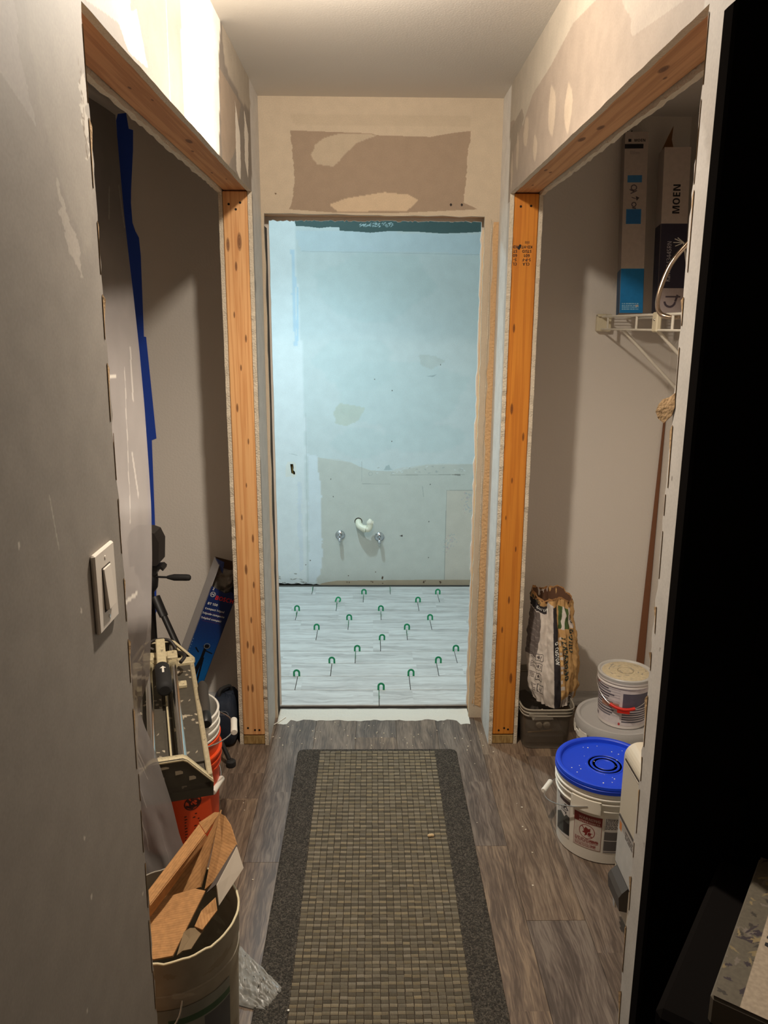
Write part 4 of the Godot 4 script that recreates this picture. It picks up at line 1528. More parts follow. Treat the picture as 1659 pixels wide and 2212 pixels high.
func tripod() -> void:
	var t := thing("tripod", "black camera tripod with a pan handle standing behind the tile cutter", "tripod")
	var c := v(-0.893, 0, -3.03)
	var st := begin()
	# head: a hooded bag-like cover over the camera plate
	prism(st, [v2(-0.062, 0.0), v2(0.043, 0.004), v2(0.052, 0.012), v2(0.058, 0.098), v2(0.042, 0.136), v2(0.016, 0.146), v2(-0.05, 0.146), v2(-0.066, 0.11)], c + v(0.0, 0.742, 0.05), Vector3.RIGHT, Vector3.UP, v(0, 0, -0.10))
	put("camera_plate", st, mat(c255(44, 39, 37), 0.5), t)
	st = begin()
	prism(st, [v2(-0.05, 0), v2(0.03, 0), v2(0.04, 0.02), v2(0.052, 0.026), v2(0.062, 0.018), v2(0.064, 0.028), v2(0.054, 0.038), v2(0.03, 0.036), v2(-0.05, 0.034)], c + v(0, 0.700, 0.03), Vector3.RIGHT, Vector3.UP, v(0, 0, -0.06))
	lathe(st, [v2(0, -0.03), v2(0.020, -0.03), v2(0.034, -0.01), v2(0.038, 0.02), v2(0.036, 0.05), v2(0.028, 0.066), v2(0, 0.066)], 20, c + v(-0.005, 0.65, 0))
	put("pan_head", st, M.black, t)
	st = begin()
	tube(st, [c + v(0.02, 0.688, 0.01), c + v(0.085, 0.686, 0.012)], 0.0045, 8)
	var hd := put("pan_handle", st, M.black, t)
	st = begin()
	tube(st, [c + v(0.072, 0.6865, 0.012), c + v(0.082, 0.6865, 0.012), c + v(0.10, 0.686, 0.012), c + v(0.15, 0.6855, 0.012), c + v(0.162, 0.685, 0.012), c + v(0.167, 0.685, 0.012)], [0.006, 0.009, 0.0135, 0.0135, 0.012, 0.007], 14)
	put("grip", st, M.rubber, hd)
	st = begin()
	tube(st, [c + v(0, 0.30, 0), c + v(0, 0.63, 0)], 0.014, 12)
	put("centre_column", st, M.black, t)
	var feet := [v(-0.545, 0.012, -2.755), v(-0.952, 0.012, -2.70), v(-1.12, 0.012, -3.2)]
	for f in feet:
		var top: Vector3 = c + v(0, 0.605, 0) + (f - c) * v(0.06, 0, 0.06)
		var d: Vector3 = f - top
		st = begin()
		tube(st, [top, top + d * 0.12], [0.017, 0.015], 10, true, v2(1.3, 0.8))
		tube(st, [top + d * 0.10, top + d * 0.58], 0.0115, 10, true, v2(1.25, 0.8))
		tube(st, [top + d * 0.56, top + d * 0.61], 0.0145, 10)
		tube(st, [top + d * 0.6, top + d * 0.975], 0.0085, 10)
		var leg := put("leg", st, M.black, t)
		st = begin()
		lathe(st, [v2(0, -0.012), v2(0.017, -0.012), v2(0.0195, -0.006), v2(0.0185, 0.010), v2(0.012, 0.016), v2(0.0, 0.017)], 16, f)
		put("rubber_foot", st, M.rubber, leg)


func tripod_box() -> void:
	# a long carton leaning into the corner behind the far jamb
	var t := thing("carton", "open blue cardboard carton for a tripod, leaning in the left closet's far corner", "box", v(-0.872, 0.0, -3.20))
	var ax := v(0.288, 0.74, -0.06).normalized()
	var rt := v(0.9, -0.345, -0.36)
	rt = (rt - ax * rt.dot(ax)).normalized()
	var fr := rt.cross(ax)
	var xf := Transform3D(Basis(rt, ax, fr), Vector3.ZERO)
	var w := 0.118
	var dp := 0.11
	var l := 0.705
	var cv := Canvas.new(-w / 2, w / 2, 0, l, 900, c255(18, 44, 104))
	for i in 60:
		var y := i / 60.0 * 0.56
		var f := exp(-pow((y - 0.2) / 0.16, 2.0))
		cv.rect(-w / 2, y, w / 2, y + 0.0098, c255(18, 44, 104).lerp(c255(16, 104, 176), f))
	# printed picture of the tripod
	var k := c255(16, 18, 24)
	for q in [[0.012, 0.30, -0.035, 0.0, 0.010], [0.014, 0.30, 0.008, 0.02, 0.009], [0.018, 0.30, 0.044, 0.03, 0.008], [0.012, 0.285, 0.012, 0.35, 0.012], [0.01, 0.335, 0.05, 0.325, 0.005], [-0.03, 0.34, -0.01, 0.32, 0.006]]:
		cv.line(q[0], q[1], q[2], q[3], q[4], k)
	cv.blob(0.016, 0.352, 0.016, 0.010, k)
	cv.ring(0.016, 0.355, 0.012, 0.003, c255(120, 130, 140))
	for i in 22:
		cv.rect(-w / 2 + 0.006, 0.1 + i * 0.013, -w / 2 + 0.0085, 0.104 + i * 0.013, c255(170, 186, 210))
	for q in [[0.515], [0.493], [0.472]]:
		cv.rect(-0.045, q[0] - 0.0085, 0.035, q[0] - 0.0075, c255(120, 40, 60))
	cv.grain(0.05, 0.1, 62)
	var st := begin()
	var th := 0.003
	# front panel is cut lower, the rest stands open
	var fp := [v2(-w / 2, 0), v2(w / 2, 0), v2(w / 2, 0.600), v2(0.035, 0.618), v2(0.01, 0.604), v2(-0.02, 0.612), v2(-w / 2, 0.622)]
	prism(st, fp, xf * v(0, 0, dp / 2), rt, ax, fr * -th, cv)
	put("front_panel", st, tmat(cv.tex(), 0.45, false), t)
	st = begin()
	box(st, v(-w / 2 + th / 2, 0.36, 0), v(th, 0.72, dp), 0.0005, xf)
	put("side_panel", st, mat(c255(176, 174, 176), 0.6), t)
	st = begin()
	box(st, v(w / 2 - th / 2, 0.34, 0), v(th, 0.68, dp), 0.0005, xf)
	put("side_panel", st, mat(c255(20, 40, 92), 0.6), t)
	st = begin()
	box(st, v(0, 0.36, -dp / 2), v(w, 0.72, th), 0.0005, xf)
	put("back_panel", st, mat(c255(96, 74, 56), 0.8), t)
	st = begin()
	sheet(st, [xf * v(-w / 2, 0.72, 0.045), xf * v(-w / 2, 0.72, -0.03), xf * v(-0.02, 0.715, -0.02), xf * v(-0.025, 0.68, 0.03)], 0.003)
	put("flap", st, mat(c255(52, 74, 140), 0.5), t)
	# crumpled clear bag in its mouth
	var n := FastNoiseLite.new()
	n.seed = 14
	n.frequency = 26.0
	st = begin()
	grid(st, 18, 16, func(a: float, b: float) -> Vector3:
		var x := lerpf(-0.052, 0.052, a)
		return xf * v(x, lerpf(0.56, 0.70, b), 0.03 * sin(PI * a) + 0.03 * n.get_noise_2d(x, b * 0.12) - 0.01))
	var cl := mat(Color(0.86, 0.84, 0.8, 0.42), 0.3)
	cl.transparency = BaseMaterial3D.TRANSPARENCY_ALPHA
	put("clear_bag", st, cl, t)
	st = begin()
	var z := dp / 2 + 0.0006
	lettering(st, "BOSCH", 0.0185, xf * Transform3D(Basis.IDENTITY, v(0.016, 0.577, z)))
	put("lettering", st, mat(c255(222, 40, 34), 0.6), t).set_meta("label", "red brand lettering")
	st = begin()
	lettering(st, "BT 150", 0.0105, xf * Transform3D(Basis.IDENTITY, v(-0.026, 0.545, z)))
	lettering(st, "Compact Tripod", 0.0082, xf * Transform3D(Basis.IDENTITY, v(-0.008, 0.521, z)))
	lettering(st, "Trípode compacto", 0.0082, xf * Transform3D(Basis.IDENTITY, v(-0.006, 0.499, z)))
	lettering(st, "Trépied compact", 0.0082, xf * Transform3D(Basis.IDENTITY, v(-0.008, 0.477, z)))
	# round emblem: a ring with an H-like armature
	lathe(st, [v2(0.0115, 0.0), v2(0.0115, 0.0006), v2(0.0098, 0.0006), v2(0.0098, 0.0)], 28, Vector3.ZERO, xf * Transform3D(Basis(Vector3.RIGHT, PI * 0.5), v(-0.040, 0.588, z)))
	box(st, v(-0.0446, 0.588, z), v(0.0022, 0.012, 0.0006), 0.0, xf)
	box(st, v(-0.0354, 0.588, z), v(0.0022, 0.012, 0.0006), 0.0, xf)
	box(st, v(-0.040, 0.588, z), v(0.009, 0.0022, 0.0006), 0.0, xf)
	lettering(st, "2", 0.011, xf * Transform3D(Basis.IDENTITY, v(-0.045, 0.612, z)))
	put("lettering", st, M.white_ink, t).set_meta("label", "small white print and emblem")


func tool_bag() -> void:
	var t := thing("tool_case", "dark navy soft tool case on the floor behind the orange bucket", "tool case", v(-0.60, 0, -2.97))
	var st := begin()
	var n := FastNoiseLite.new()
	n.seed = 4
	n.frequency = 6.0
	grid(st, 40, 24, func(a: float, b: float) -> Vector3:
		var an := a * TAU
		var pr := pow(absf(cos((b - 0.5) * PI)), 0.35)
		var e := 0.45
		var cx := signf(cos(an)) * pow(absf(cos(an)), e)
		var cz := signf(sin(an)) * pow(absf(sin(an)), e)
		var y := 0.205 * (0.5 - 0.5 * cos(b * PI)) 
		return v(cx * 0.060 * pr * (1.0 - 0.18 * b), y, cz * 0.10 * pr) * (1.0 + 0.03 * n.get_noise_2d(a * 3.0, b)), -1.0)
	put("body", st, relief(mat(c255(26, 36, 52), 0.75), 0.3, 0.2, 6.0), t)
	st = begin()
	lathe(st, [v2(0.024, 0.0), v2(0.024, 0.0012), v2(0.0205, 0.0012), v2(0.0205, 0.0)], 28, Vector3.ZERO, Transform3D(Basis(Vector3.RIGHT, PI * 0.5).scaled(v(1, 0.7, 1)), v(0.006, 0.155, 0.0935)))
	box(st, v(-0.002, 0.155, 0.0945), v(0.0024, 0.018, 0.001))
	box(st, v(0.012, 0.155, 0.0945), v(0.0024, 0.018, 0.001))
	box(st, v(0.005, 0.155, 0.0945), v(0.014, 0.0024, 0.001))
	put("emblem", st, mat(c255(110, 118, 130), 0.6), t)
	st = begin()
	tube(st, smooth_path([v(-0.02, 0.195, 0.03), v(-0.015, 0.225, 0.02), v(0.015, 0.225, -0.02), v(0.02, 0.195, -0.03)], 12), 0.008, 8)
	put("handle", st, M.rubber, t)


func orange_bucket() -> void:
	var c := v(-0.652, 0, -2.352)
	var t := thing("bucket", "orange plastic bucket under the tile cutter, black print on its front", "bucket", c)
	var orange := mat(c255(222, 74, 24), 0.42)
	bucket_shell(t, 0.365, 0.134, 0.150, orange, [[0.10, 0.006, 0.006], [0.075, 0.008, 0.006], [0.05, 0.009, 0.008]])
	bail(t, v(0, 0.27, 0), 0.158, 1.4, 0.5, M.grip, 0.085, 0.0022, 1.05, 0.011)
	var st := begin()
	var wr := wrap_round(0.134, 0.150, 0.365, 0.62, 0.185)
	# a dark warning picture and rows of print
	for q in [[0.0, 0.0, 0.030, 0.004], [0.004, -0.002, 0.018, 0.006]]:
		for i in 32:
			var a := TAU * i / 32.0
			var b := TAU * (i + 1) / 32.0
			var p: Array[Vector3] = []
			for w in [[a, q[2]], [b, q[2]], [b, q[2] - q[3]], [a, q[2] - q[3]]]:
				p.append(wr.call(v(q[0] + cos(w[0]) * w[1], q[1] + sin(w[0]) * w[1] * 0.85, 0.0)))
			quad(st, p[0], p[1], p[2], p[3], v(sin(0.6), 0, cos(0.6)))
	for w in [[-0.02, 0.016, 0.006, -0.016, 0.009], [-0.006, 0.018, 0.022, -0.01, 0.008], [-0.024, -0.006, 0.0, -0.02, 0.008], [0.0, 0.02, 0.02, 0.014, 0.008], [0.012, -0.018, 0.026, 0.0, 0.006]]:
		var a := v(w[0], w[1], 0)
		var b := v(w[2], w[3], 0)
		var o: Vector3 = (b - a).cross(Vector3.BACK).normalized() * w[4] * 0.5
		quad(st, wr.call(a + o), wr.call(b + o), wr.call(b - o), wr.call(a - o), v(sin(0.6), 0, cos(0.6)))
	for i in 9:
		var y := -0.045 - i * 0.011
		var l := rng.randf_range(0.03, 0.06)
		quad(st, wr.call(v(-0.03, y, 0)), wr.call(v(-0.03 + l, y, 0)), wr.call(v(-0.03 + l, y + 0.004, 0)), wr.call(v(-0.03, y + 0.004, 0)), v(sin(0.6), 0, cos(0.6)))
	put("warning_print", st, mat(c255(70, 22, 12), 0.6), t)
	# the white bucket nested in it
	var n := thing("bucket", "white plastic bucket nested inside the orange bucket, rim showing beside the tile cutter", "bucket", c + v(0, 0.085, 0))
	bucket_shell(n, 0.365, 0.127, 0.149, M.white_plastic, [[0.075, 0.007, 0.006], [0.05, 0.008, 0.006], [0.026, 0.006, 0.005]])
	bail(n, v(0, 0.30, 0), 0.160, 1.75, 0.06, M.grip, 0.088, 0.0022, 1.24, 0.0115)
	# a tool handle sticking out of it
	var h := thing("hand_tool", "worn dark hand tool with a black end lying across the white bucket's rim", "tool")
	st = begin()
	tube(st, [v(-0.566, 0.505, -2.43), v(-0.560, 0.503, -2.41), v(-0.536, 0.485, -2.32), v(-0.524, 0.474, -2.27)], [0.012, 0.0165, 0.0175, 0.0165], 14)
	put("shaft", st, relief(mat(c255(62, 56, 50), 0.7), 0.2, 0.2, 8.0), h)
	st = begin()
	tube(st, [v(-0.5245, 0.4745, -2.272), v(-0.514, 0.467, -2.232), v(-0.5125, 0.466, -2.226)], [0.0185, 0.0185, 0.014], 14)
	put("end_cap", st, M.black, h)


func grime(base: Color, spot: Color, amount: int, sd: int) -> StandardMaterial3D:
	var cv := Canvas.new(0, 1, 0, 1, 256, base)
	cv.rg.seed = sd
	for i in amount:
		cv.blob(cv.rg.randf(), cv.rg.randf(), cv.rg.randf_range(0.004, 0.035), cv.rg.randf_range(0.004, 0.03), base.lerp(spot, cv.rg.randf_range(0.3, 1.0)), 0.5, cv.rg.randf() * 3.0)
	cv.grain(0.08, 0.05, sd)
	var m := tmat(cv.tex(), 0.62)
	m.uv1_scale = Vector3.ONE
	return m


func tile_cutter() -> void:
	# local frame: +z is the near end, y up, origin at the middle of the base
	var t := thing("tile_cutter", "dirty manual tile cutter with twin steel rails lying on the buckets", "tile cutter", v(-0.640, 0.466, -2.262), "", 0.285)
	t.rotation.x = 0.03
	t.scale = v(1.1, 1.06, 1.0)
	var cream := grime(c255(206, 192, 156), c255(120, 108, 90), 60, 3)
	var dirty := grime(c255(78, 72, 62), c255(196, 182, 158), 46, 5)
	var plate := grime(c255(66, 62, 52), c255(150, 140, 116), 40, 8)
	var L := 0.79
	var st := begin()
	box(st, v(0, 0.004, 0), v(0.185, 0.022, L), 0.003, Transform3D.IDENTITY, 3.0)
	put("base", st, dirty, t)
	st = begin()
	for s in [-1.0, 1.0]:
		box(st, v(s * 0.047, 0.019, -0.02), v(0.07, 0.010, L - 0.14), 0.002, Transform3D.IDENTITY, 3.2, v2(0.3 * s, 0.2))
	put("rubber_bed", st, dirty, t)
	st = begin()
	for s in [-1.0, 1.0]:
		box(st, v(s * 0.088, 0.018, 0), v(0.014, 0.020, L - 0.03), 0.003, Transform3D.IDENTITY, 4.0, v2(0.1, 0.4 * s))
	put("side_rail", st, grime(c255(176, 162, 132), c255(80, 72, 62), 70, 12), t)
	st = begin()
	box(st, v(0, 0.024, 0), v(0.005, 0.008, L - 0.08), 0.001)
	put("scoring_ridge", st, cream, t)
	# the end frames
	var near := [v2(-0.094, -0.028), v2(0.094, -0.028), v2(0.096, 0.012), v2(0.036, 0.082), v2(0.026, 0.088), v2(-0.044, 0.088), v2(-0.056, 0.082), v2(-0.096, 0.03)]
	st = begin()
	prism(st, near, v(0, 0, L / 2), Vector3.RIGHT, Vector3.UP, v(0, 0, -0.006))
	var np := put("end_plate", st, plate, t)
	st = begin()
	for i in near.size() - 3:
		var a: Vector2 = near[i + 2]
		var b: Vector2 = near[i + 3]
		var d := (b - a)
		var o := v2(d.y, -d.x).normalized()
		if o.y < 0:
			o = -o
		quad(st, v(a.x, a.y, L / 2 + 0.001), v(b.x, b.y, L / 2 + 0.001), v(b.x, b.y, L / 2 - 0.026), v(a.x, a.y, L / 2 - 0.026), v(o.x, o.y, 0))
		quad(st, v(a.x, a.y - 0.005, L / 2 + 0.001), v(b.x, b.y - 0.005, L / 2 + 0.001), v(b.x, b.y - 0.005, L / 2 - 0.026), v(a.x, a.y - 0.005, L / 2 - 0.026), v(-o.x, -o.y, 0))
		quad(st, v(a.x, a.y, L / 2 + 0.001), v(b.x, b.y, L / 2 + 0.001), v(b.x, b.y - 0.005, L / 2 + 0.001), v(a.x, a.y - 0.005, L / 2 + 0.001), Vector3.BACK)
		quad(st, v(a.x, a.y, L / 2 - 0.026), v(b.x, b.y, L / 2 - 0.026), v(b.x, b.y - 0.005, L / 2 - 0.026), v(a.x, a.y - 0.005, L / 2 - 0.026), Vector3.FORWARD)
	put("rim", st, cream, np)
	st = begin()
	for q in [[-0.062, 0.035, 0.042, 0.014], [-0.03, 0.066, 0.022, 0.008], [0.006, 0.046, 0.018, 0.012], [0.038, 0.026, 0.016, 0.012]]:
		face(st, [v2(0, 0), v2(q[2], 0.002), v2(q[2], q[3] * 0.7), v2(q[2] * 0.7, q[3]), v2(0, q[3])], v(q[0], q[1], L / 2 + 0.0006), Vector3.RIGHT, Vector3.UP, Vector3.BACK)
	put("cut_out", st, mat(c255(170, 160, 140), 0.8), np)
	st = begin()
	prism(st, near.map(func(p: Vector2) -> Vector2: return v2(p.x, maxf(p.y, 0.0))), v(0, 0, -L / 2 + 0.006), Vector3.RIGHT, Vector3.UP, v(0, 0, -0.006))
	put("end_plate", st, plate, t)
	st = begin()
	var far_pts := [v2(0.097, 0.005), v2(0.097, 0.018), v2(0.038, 0.086), v2(0.026, 0.092), v2(-0.044, 0.092), v2(-0.058, 0.085), v2(-0.097, 0.03), v2(-0.097, 0.005)]
	var pts3 := []
	for p in far_pts:
		pts3.append(v(p.x, p.y, -L / 2 + 0.014))
	tube(st, pts3, 0.0065, 4, true, v2(1.9, 0.7))
	for q in [[0.03, 0.084, 0.088, 0.014], [0.06, 0.05, 0.06, 0.012], [-0.05, 0.08, -0.088, 0.014]]:
		tube(st, [v(q[0], q[1], -L / 2 + 0.012), v(q[2], q[3], -L / 2 + 0.045)], 0.0035, 6)
	box(st, v(0, 0.026, -L / 2 + 0.055), v(0.19, 0.018, 0.045), 0.003, Transform3D.IDENTITY, 4.0)
	put("end_frame", st, cream, t)
	# rails and carriage
	for s in [-1.0, 1.0]:
		st = begin()
		tube(st, [v(-0.009 + s * 0.036, 0.072, -L / 2 + 0.002), v(-0.009 + s * 0.036, 0.072, L / 2 - 0.004)], 0.0105, 20)
		put("rail", st, M.steel, t)
	st = begin()
	for s in [-1.0, 1.0]:
		tube(st, [v(-0.009 + s * 0.036, 0.072, -0.285), v(-0.009 + s * 0.036, 0.072, -0.225)], 0.0165, 16)
		box(st, v(-0.009 + s * 0.036, 0.090, -0.255), v(0.032, 0.018, 0.055), 0.003, Transform3D.IDENTITY, 4.0)
	box(st, v(-0.009, 0.086, -0.265), v(0.055, 0.024, 0.035), 0.003)
	put("carriage", st, cream, t)
	st = begin()
	box(st, Vector3.ZERO, v(0.028, 0.014, 0.17), 0.003, Transform3D(Basis(Vector3.RIGHT, 0.16), v(-0.006, 0.118, -0.215)), 4.0)
	var lever := put("lever", st, cream, t)
	st = begin()
	tube(st, [v(-0.006, 0.108, -0.145), v(-0.006, 0.106, -0.138), v(-0.004, 0.100, -0.09), v(-0.003, 0.092, -0.03), v(-0.003, 0.09, -0.012), v(-0.003, 0.0895, -0.008)], [0.018, 0.0215, 0.022, 0.0225, 0.0215, 0.015], 18)
	put("grip", st, M.rubber, lever)
	st = begin()
	face(st, [v2(-0.003, -0.018), v2(0.003, -0.018), v2(0.003, 0.006), v2(0.009, 0.006), v2(0.0, 0.018), v2(-0.009, 0.006), v2(-0.003, 0.006)], v(-0.004, 0.1228, -0.09), Vector3.RIGHT, v(0, 0.13, -1).normalized(), Vector3.UP)
	put("arrow_mark", st, M.grip, lever)
	st = begin()
	tube(st, smooth_path([v(0.04, 0.095, -0.30), v(0.02, 0.12, -0.32), v(-0.03, 0.118, -0.33), v(-0.05, 0.098, -0.30)], 14), 0.0055, 8)
	tube(st, smooth_path([v(0.05, 0.085, -0.29), v(0.065, 0.088, -0.25), v(0.05, 0.08, -0.22)], 10), 0.006, 8)
	put("spring_arm", st, mat(c255(52, 48, 46), 0.5, 0.3), t)
	st = begin()
	tube(st, [v(-0.058, 0.112, -0.325), v(-0.026, 0.105, -0.29)], 0.003, 8)
	put("pin", st, M.chrome, t)
	# stop bracket in the middle of the bed
	st = begin()
	box(st, v(0.038, 0.030, -0.16), v(0.05, 0.012, 0.035), 0.002, Transform3D.IDENTITY, 4.0)
	put("stop_bracket", st, cream, t)
	st = begin()
	box(st, v(-0.075, 0.034, -0.14), v(0.016, 0.02, 0.035), 0.002, Transform3D.IDENTITY, 4.0)
	put("stop_bracket", st, cream, t)


func waste_bucket() -> void:
	var c := v(-0.446, 0, -1.494)
	var t := thing("bucket", "dirty white bucket full of cardboard scraps beside the near wall edge", "bucket", c)
	var cv := Canvas.new(0, 0.95, 0, 0.41, 700, c255(150, 142, 126))
	for i in 30:
		cv.blob(cv.rg.randf() * 0.95, cv.rg.randf() * 0.41, cv.rg.randf_range(0.01, 0.05), cv.rg.randf_range(0.004, 0.012), c255(138, 128, 110) if i % 2 else c255(168, 160, 144), 0.4, cv.rg.randf_range(-0.3, 0.3))
	cv.grain(0.08, 0.02, 63)
	var n := FastNoiseLite.new()
	n.seed = 8
	n.frequency = 1.1
	var h := 0.408
	var prof := [v2(0, 0), v2(0.134, 0), v2(0.138, 0.004), v2(0.1465, 0.30), v2(0.149, 0.302), v2(0.1495, 0.325), v2(0.147, 0.327), v2(0.148, 0.35), v2(0.1505, 0.352), v2(0.1515, h - 0.006), v2(0.1525, h), v2(0.1505, h + 0.0015), v2(0.1485, h), v2(0.145, 0.3), v2(0.134, 0.006), v2(0, 0.006)]
	var st := begin()
	lathe(st, prof, 80, Vector3.ZERO, Transform3D.IDENTITY, 0.0, TAU, func(e: Vector3, a: float) -> Vector3:
		if e.y < 0.39:
			return e
		return e + v(0, 0.006 * n.get_noise_2d(sin(a) * 3.0, cos(a) * 3.0), 0))
	var m := tmat(cv.tex(), 0.55)
	m.uv1_scale = v(1, 1 / 0.41, 1)
	put("body", st, m, t)
	st = begin()
	var rim := []
	for i in 65:
		var a := lerpf(-2.4, 2.9, i / 64.0)
		rim.append(v(sin(a) * 0.1508, h + 0.001 + 0.006 * n.get_noise_2d(sin(a) * 3.0, cos(a) * 3.0), cos(a) * 0.1508))
	tube(st, rim, 0.0028, 6)
	put("cut_rim", st, mat(c255(214, 200, 164), 0.6), t)
	# printed label, mostly in the frame's corner
	var lc := Canvas.new(0, 0.24, 0, 0.2, 700, c255(128, 130, 122))
	lc.rect(0.0, 0.0, 0.085, 0.10, c255(112, 36, 30))
	lc.rect(0.006, 0.006, 0.079, 0.07, c255(140, 132, 120))
	lc.rect(0.10, 0.0, 0.16, 0.13, c255(84, 88, 92))
	lc.rect(0.165, 0.0, 0.24, 0.15, c255(78, 80, 84))
	lc.rect(0.09, 0.155, 0.24, 0.172, c255(52, 84, 60))
	lc.scribble(0.104, 0.006, 0.155, 0.12, 14, c255(140, 142, 140))
	lc.grain(0.08, 0.03, 64)
	st = begin()
	label_patch(st, 0.138, 0.150, 0.39, 0.10, 0.29, -0.45, 1.2)
	put("label_sheet", st, tmat(lc.tex(), 0.55, false), t)
	st = begin()
	tube(st, smooth_path([v(0.055, 0.31, 0.138), v(0.045, 0.27, 0.150), v(0.0, 0.22, 0.158), v(-0.06, 0.18, 0.15)], 16), 0.002, 6)
	put("handle", st, M.steel, t)
	# cardboard
	var b := thing("cardboard_carton", "torn brown cardboard carton stuffed in the waste bucket", "cardboard")
	for q in [
		["panel", [v(-0.491, 0.457, -1.50), v(-0.426, 0.468, -1.72), v(-0.403, 0.470, -1.68), v(-0.478, 0.453, -1.46)]],
		["panel", [v(-0.478, 0.453, -1.46), v(-0.403, 0.470, -1.68), v(-0.399, 0.454, -1.684), v(-0.486, 0.412, -1.47)]],
		["flap", [v(-0.426, 0.471, -1.722), v(-0.390, 0.488, -1.74), v(-0.372, 0.500, -1.722), v(-0.403, 0.464, -1.69)]],
		["panel", [v(-0.368, 0.513, -1.70), v(-0.353, 0.520, -1.68), v(-0.336, 0.509, -1.66), v(-0.315, 0.484, -1.62), v(-0.358, 0.433, -1.56), v(-0.381, 0.410, -1.56)]],
		["panel", [v(-0.399, 0.452, -1.70), v(-0.370, 0.508, -1.722), v(-0.368, 0.51, -1.70), v(-0.40, 0.385, -1.60), v(-0.50, 0.36, -1.58)]],
		["panel", [v(-0.473, 0.396, -1.55), v(-0.405, 0.412, -1.56), v(-0.378, 0.414, -1.55), v(-0.413, 0.391, -1.385), v(-0.449, 0.392, -1.375), v(-0.53, 0.39, -1.40), v(-0.53, 0.395, -1.50)]]]:
		st = begin()
		sheet(st, q[1], 0.004)
		put(q[0], st, M.card, b)
	b = thing("card_sheet", "white-faced card sheet with a grey edge standing in the waste bucket", "cardboard")
	st = begin()
	sheet(st, [v(-0.312, 0.493, -1.60), v(-0.295, 0.452, -1.58), v(-0.338, 0.418, -1.50), v(-0.345, 0.454, -1.52)], 0.003)
	put("white_face", st, mat(c255(204, 192, 176), 0.8), b)
	st = begin()
	sheet(st, [v(-0.313, 0.494, -1.607), v(-0.311, 0.482, -1.59), v(-0.347, 0.445, -1.535), v(-0.371, 0.425, -1.53)], 0.003)
	put("grey_edge", st, mat(c255(92, 82, 76), 0.8), b)
	b = thing("cardboard_flap", "small brown cardboard flap at the front of the waste bucket", "cardboard")
	st = begin()
	sheet(st, [v(-0.343, 0.442, -1.495), v(-0.336, 0.426, -1.475), v(-0.357, 0.424, -1.42), v(-0.376, 0.424, -1.43), v(-0.370, 0.428, -1.47)], 0.004)
	put("board", st, M.card, b)
	b = thing("cardboard_scrap", "grey-brown torn cardboard scrap at the front rim of the waste bucket", "cardboard")
	st = begin()
	sheet(st, [v(-0.397, 0.418, -1.42), v(-0.385, 0.424, -1.425), v(-0.37, 0.42, -1.43), v(-0.356, 0.417, -1.43), v(-0.374, 0.408, -1.385), v(-0.390, 0.41, -1.378), v(-0.401, 0.404, -1.372)], 0.004)
	put("board", st, mat(c255(132, 112, 84), 0.9), b)


func bag_on_floor() -> void:
	var n := FastNoiseLite.new()
	n.seed = 19
	n.frequency = 9.0
	var st := begin()
	# a slack bag: folds run from its bunched end under the bucket to the tip
	for side in [1.0, 0.0]:
		grid(st, 40, 40, func(a: float, b: float) -> Vector3:
			var back := v(-0.385, 0, -1.86).lerp(v(-0.222, 0, -1.688), a)
			var front := v(-0.40, 0, -1.665).lerp(v(-0.262, 0, -1.622), a)
			var p := back.lerp(front, b)
			var hump := pow(sin(PI * b), 0.5) * pow(1.0 - pow(a, 3.0), 0.5)
			var fold := absf(n.get_noise_2d(a * 0.12, b * 0.9 + a * 0.12)) * 0.05 + 0.010 * n.get_noise_2d(a * 1.2, b * 2.0)
			return v(p.x, 0.003 + side * hump * (0.016 + fold), p.z), 1.0 if side > 0.5 else -1.0)
	var m := mat(Color(0.66, 0.65, 0.62, 0.62), 0.26)
	m.roughness = 0.3
	m.transparency = BaseMaterial3D.TRANSPARENCY_ALPHA
	tag(put("plastic_bag", st, m), "crumpled clear plastic bag on the floor beside the waste bucket and rug", "plastic bag")


# ---------------------------------------------------------------- right closet

func build_right_closet() -> void:
	wire_shelf()
	faucet_boxes()
	shower_hose()
	storage_bin()
	mortar_bag()
	mud_bucket()
	pail()
	blue_lid_bucket()
	appliance()
	var st := begin()
	prism(st, [v2(1.262, 1.31), v2(1.230, 0.004), v2(1.268, 0.004), v2(1.268, 1.31)], v(0, 0, ZC + 0.009), Vector3.RIGHT, Vector3.UP, v(0, 0, -0.008))
	tag(put("wood_strip", st, mat(c255(128, 84, 56), 0.75)), "narrow tapering brown wood strip standing in the right closet's far corner", "wood strip")


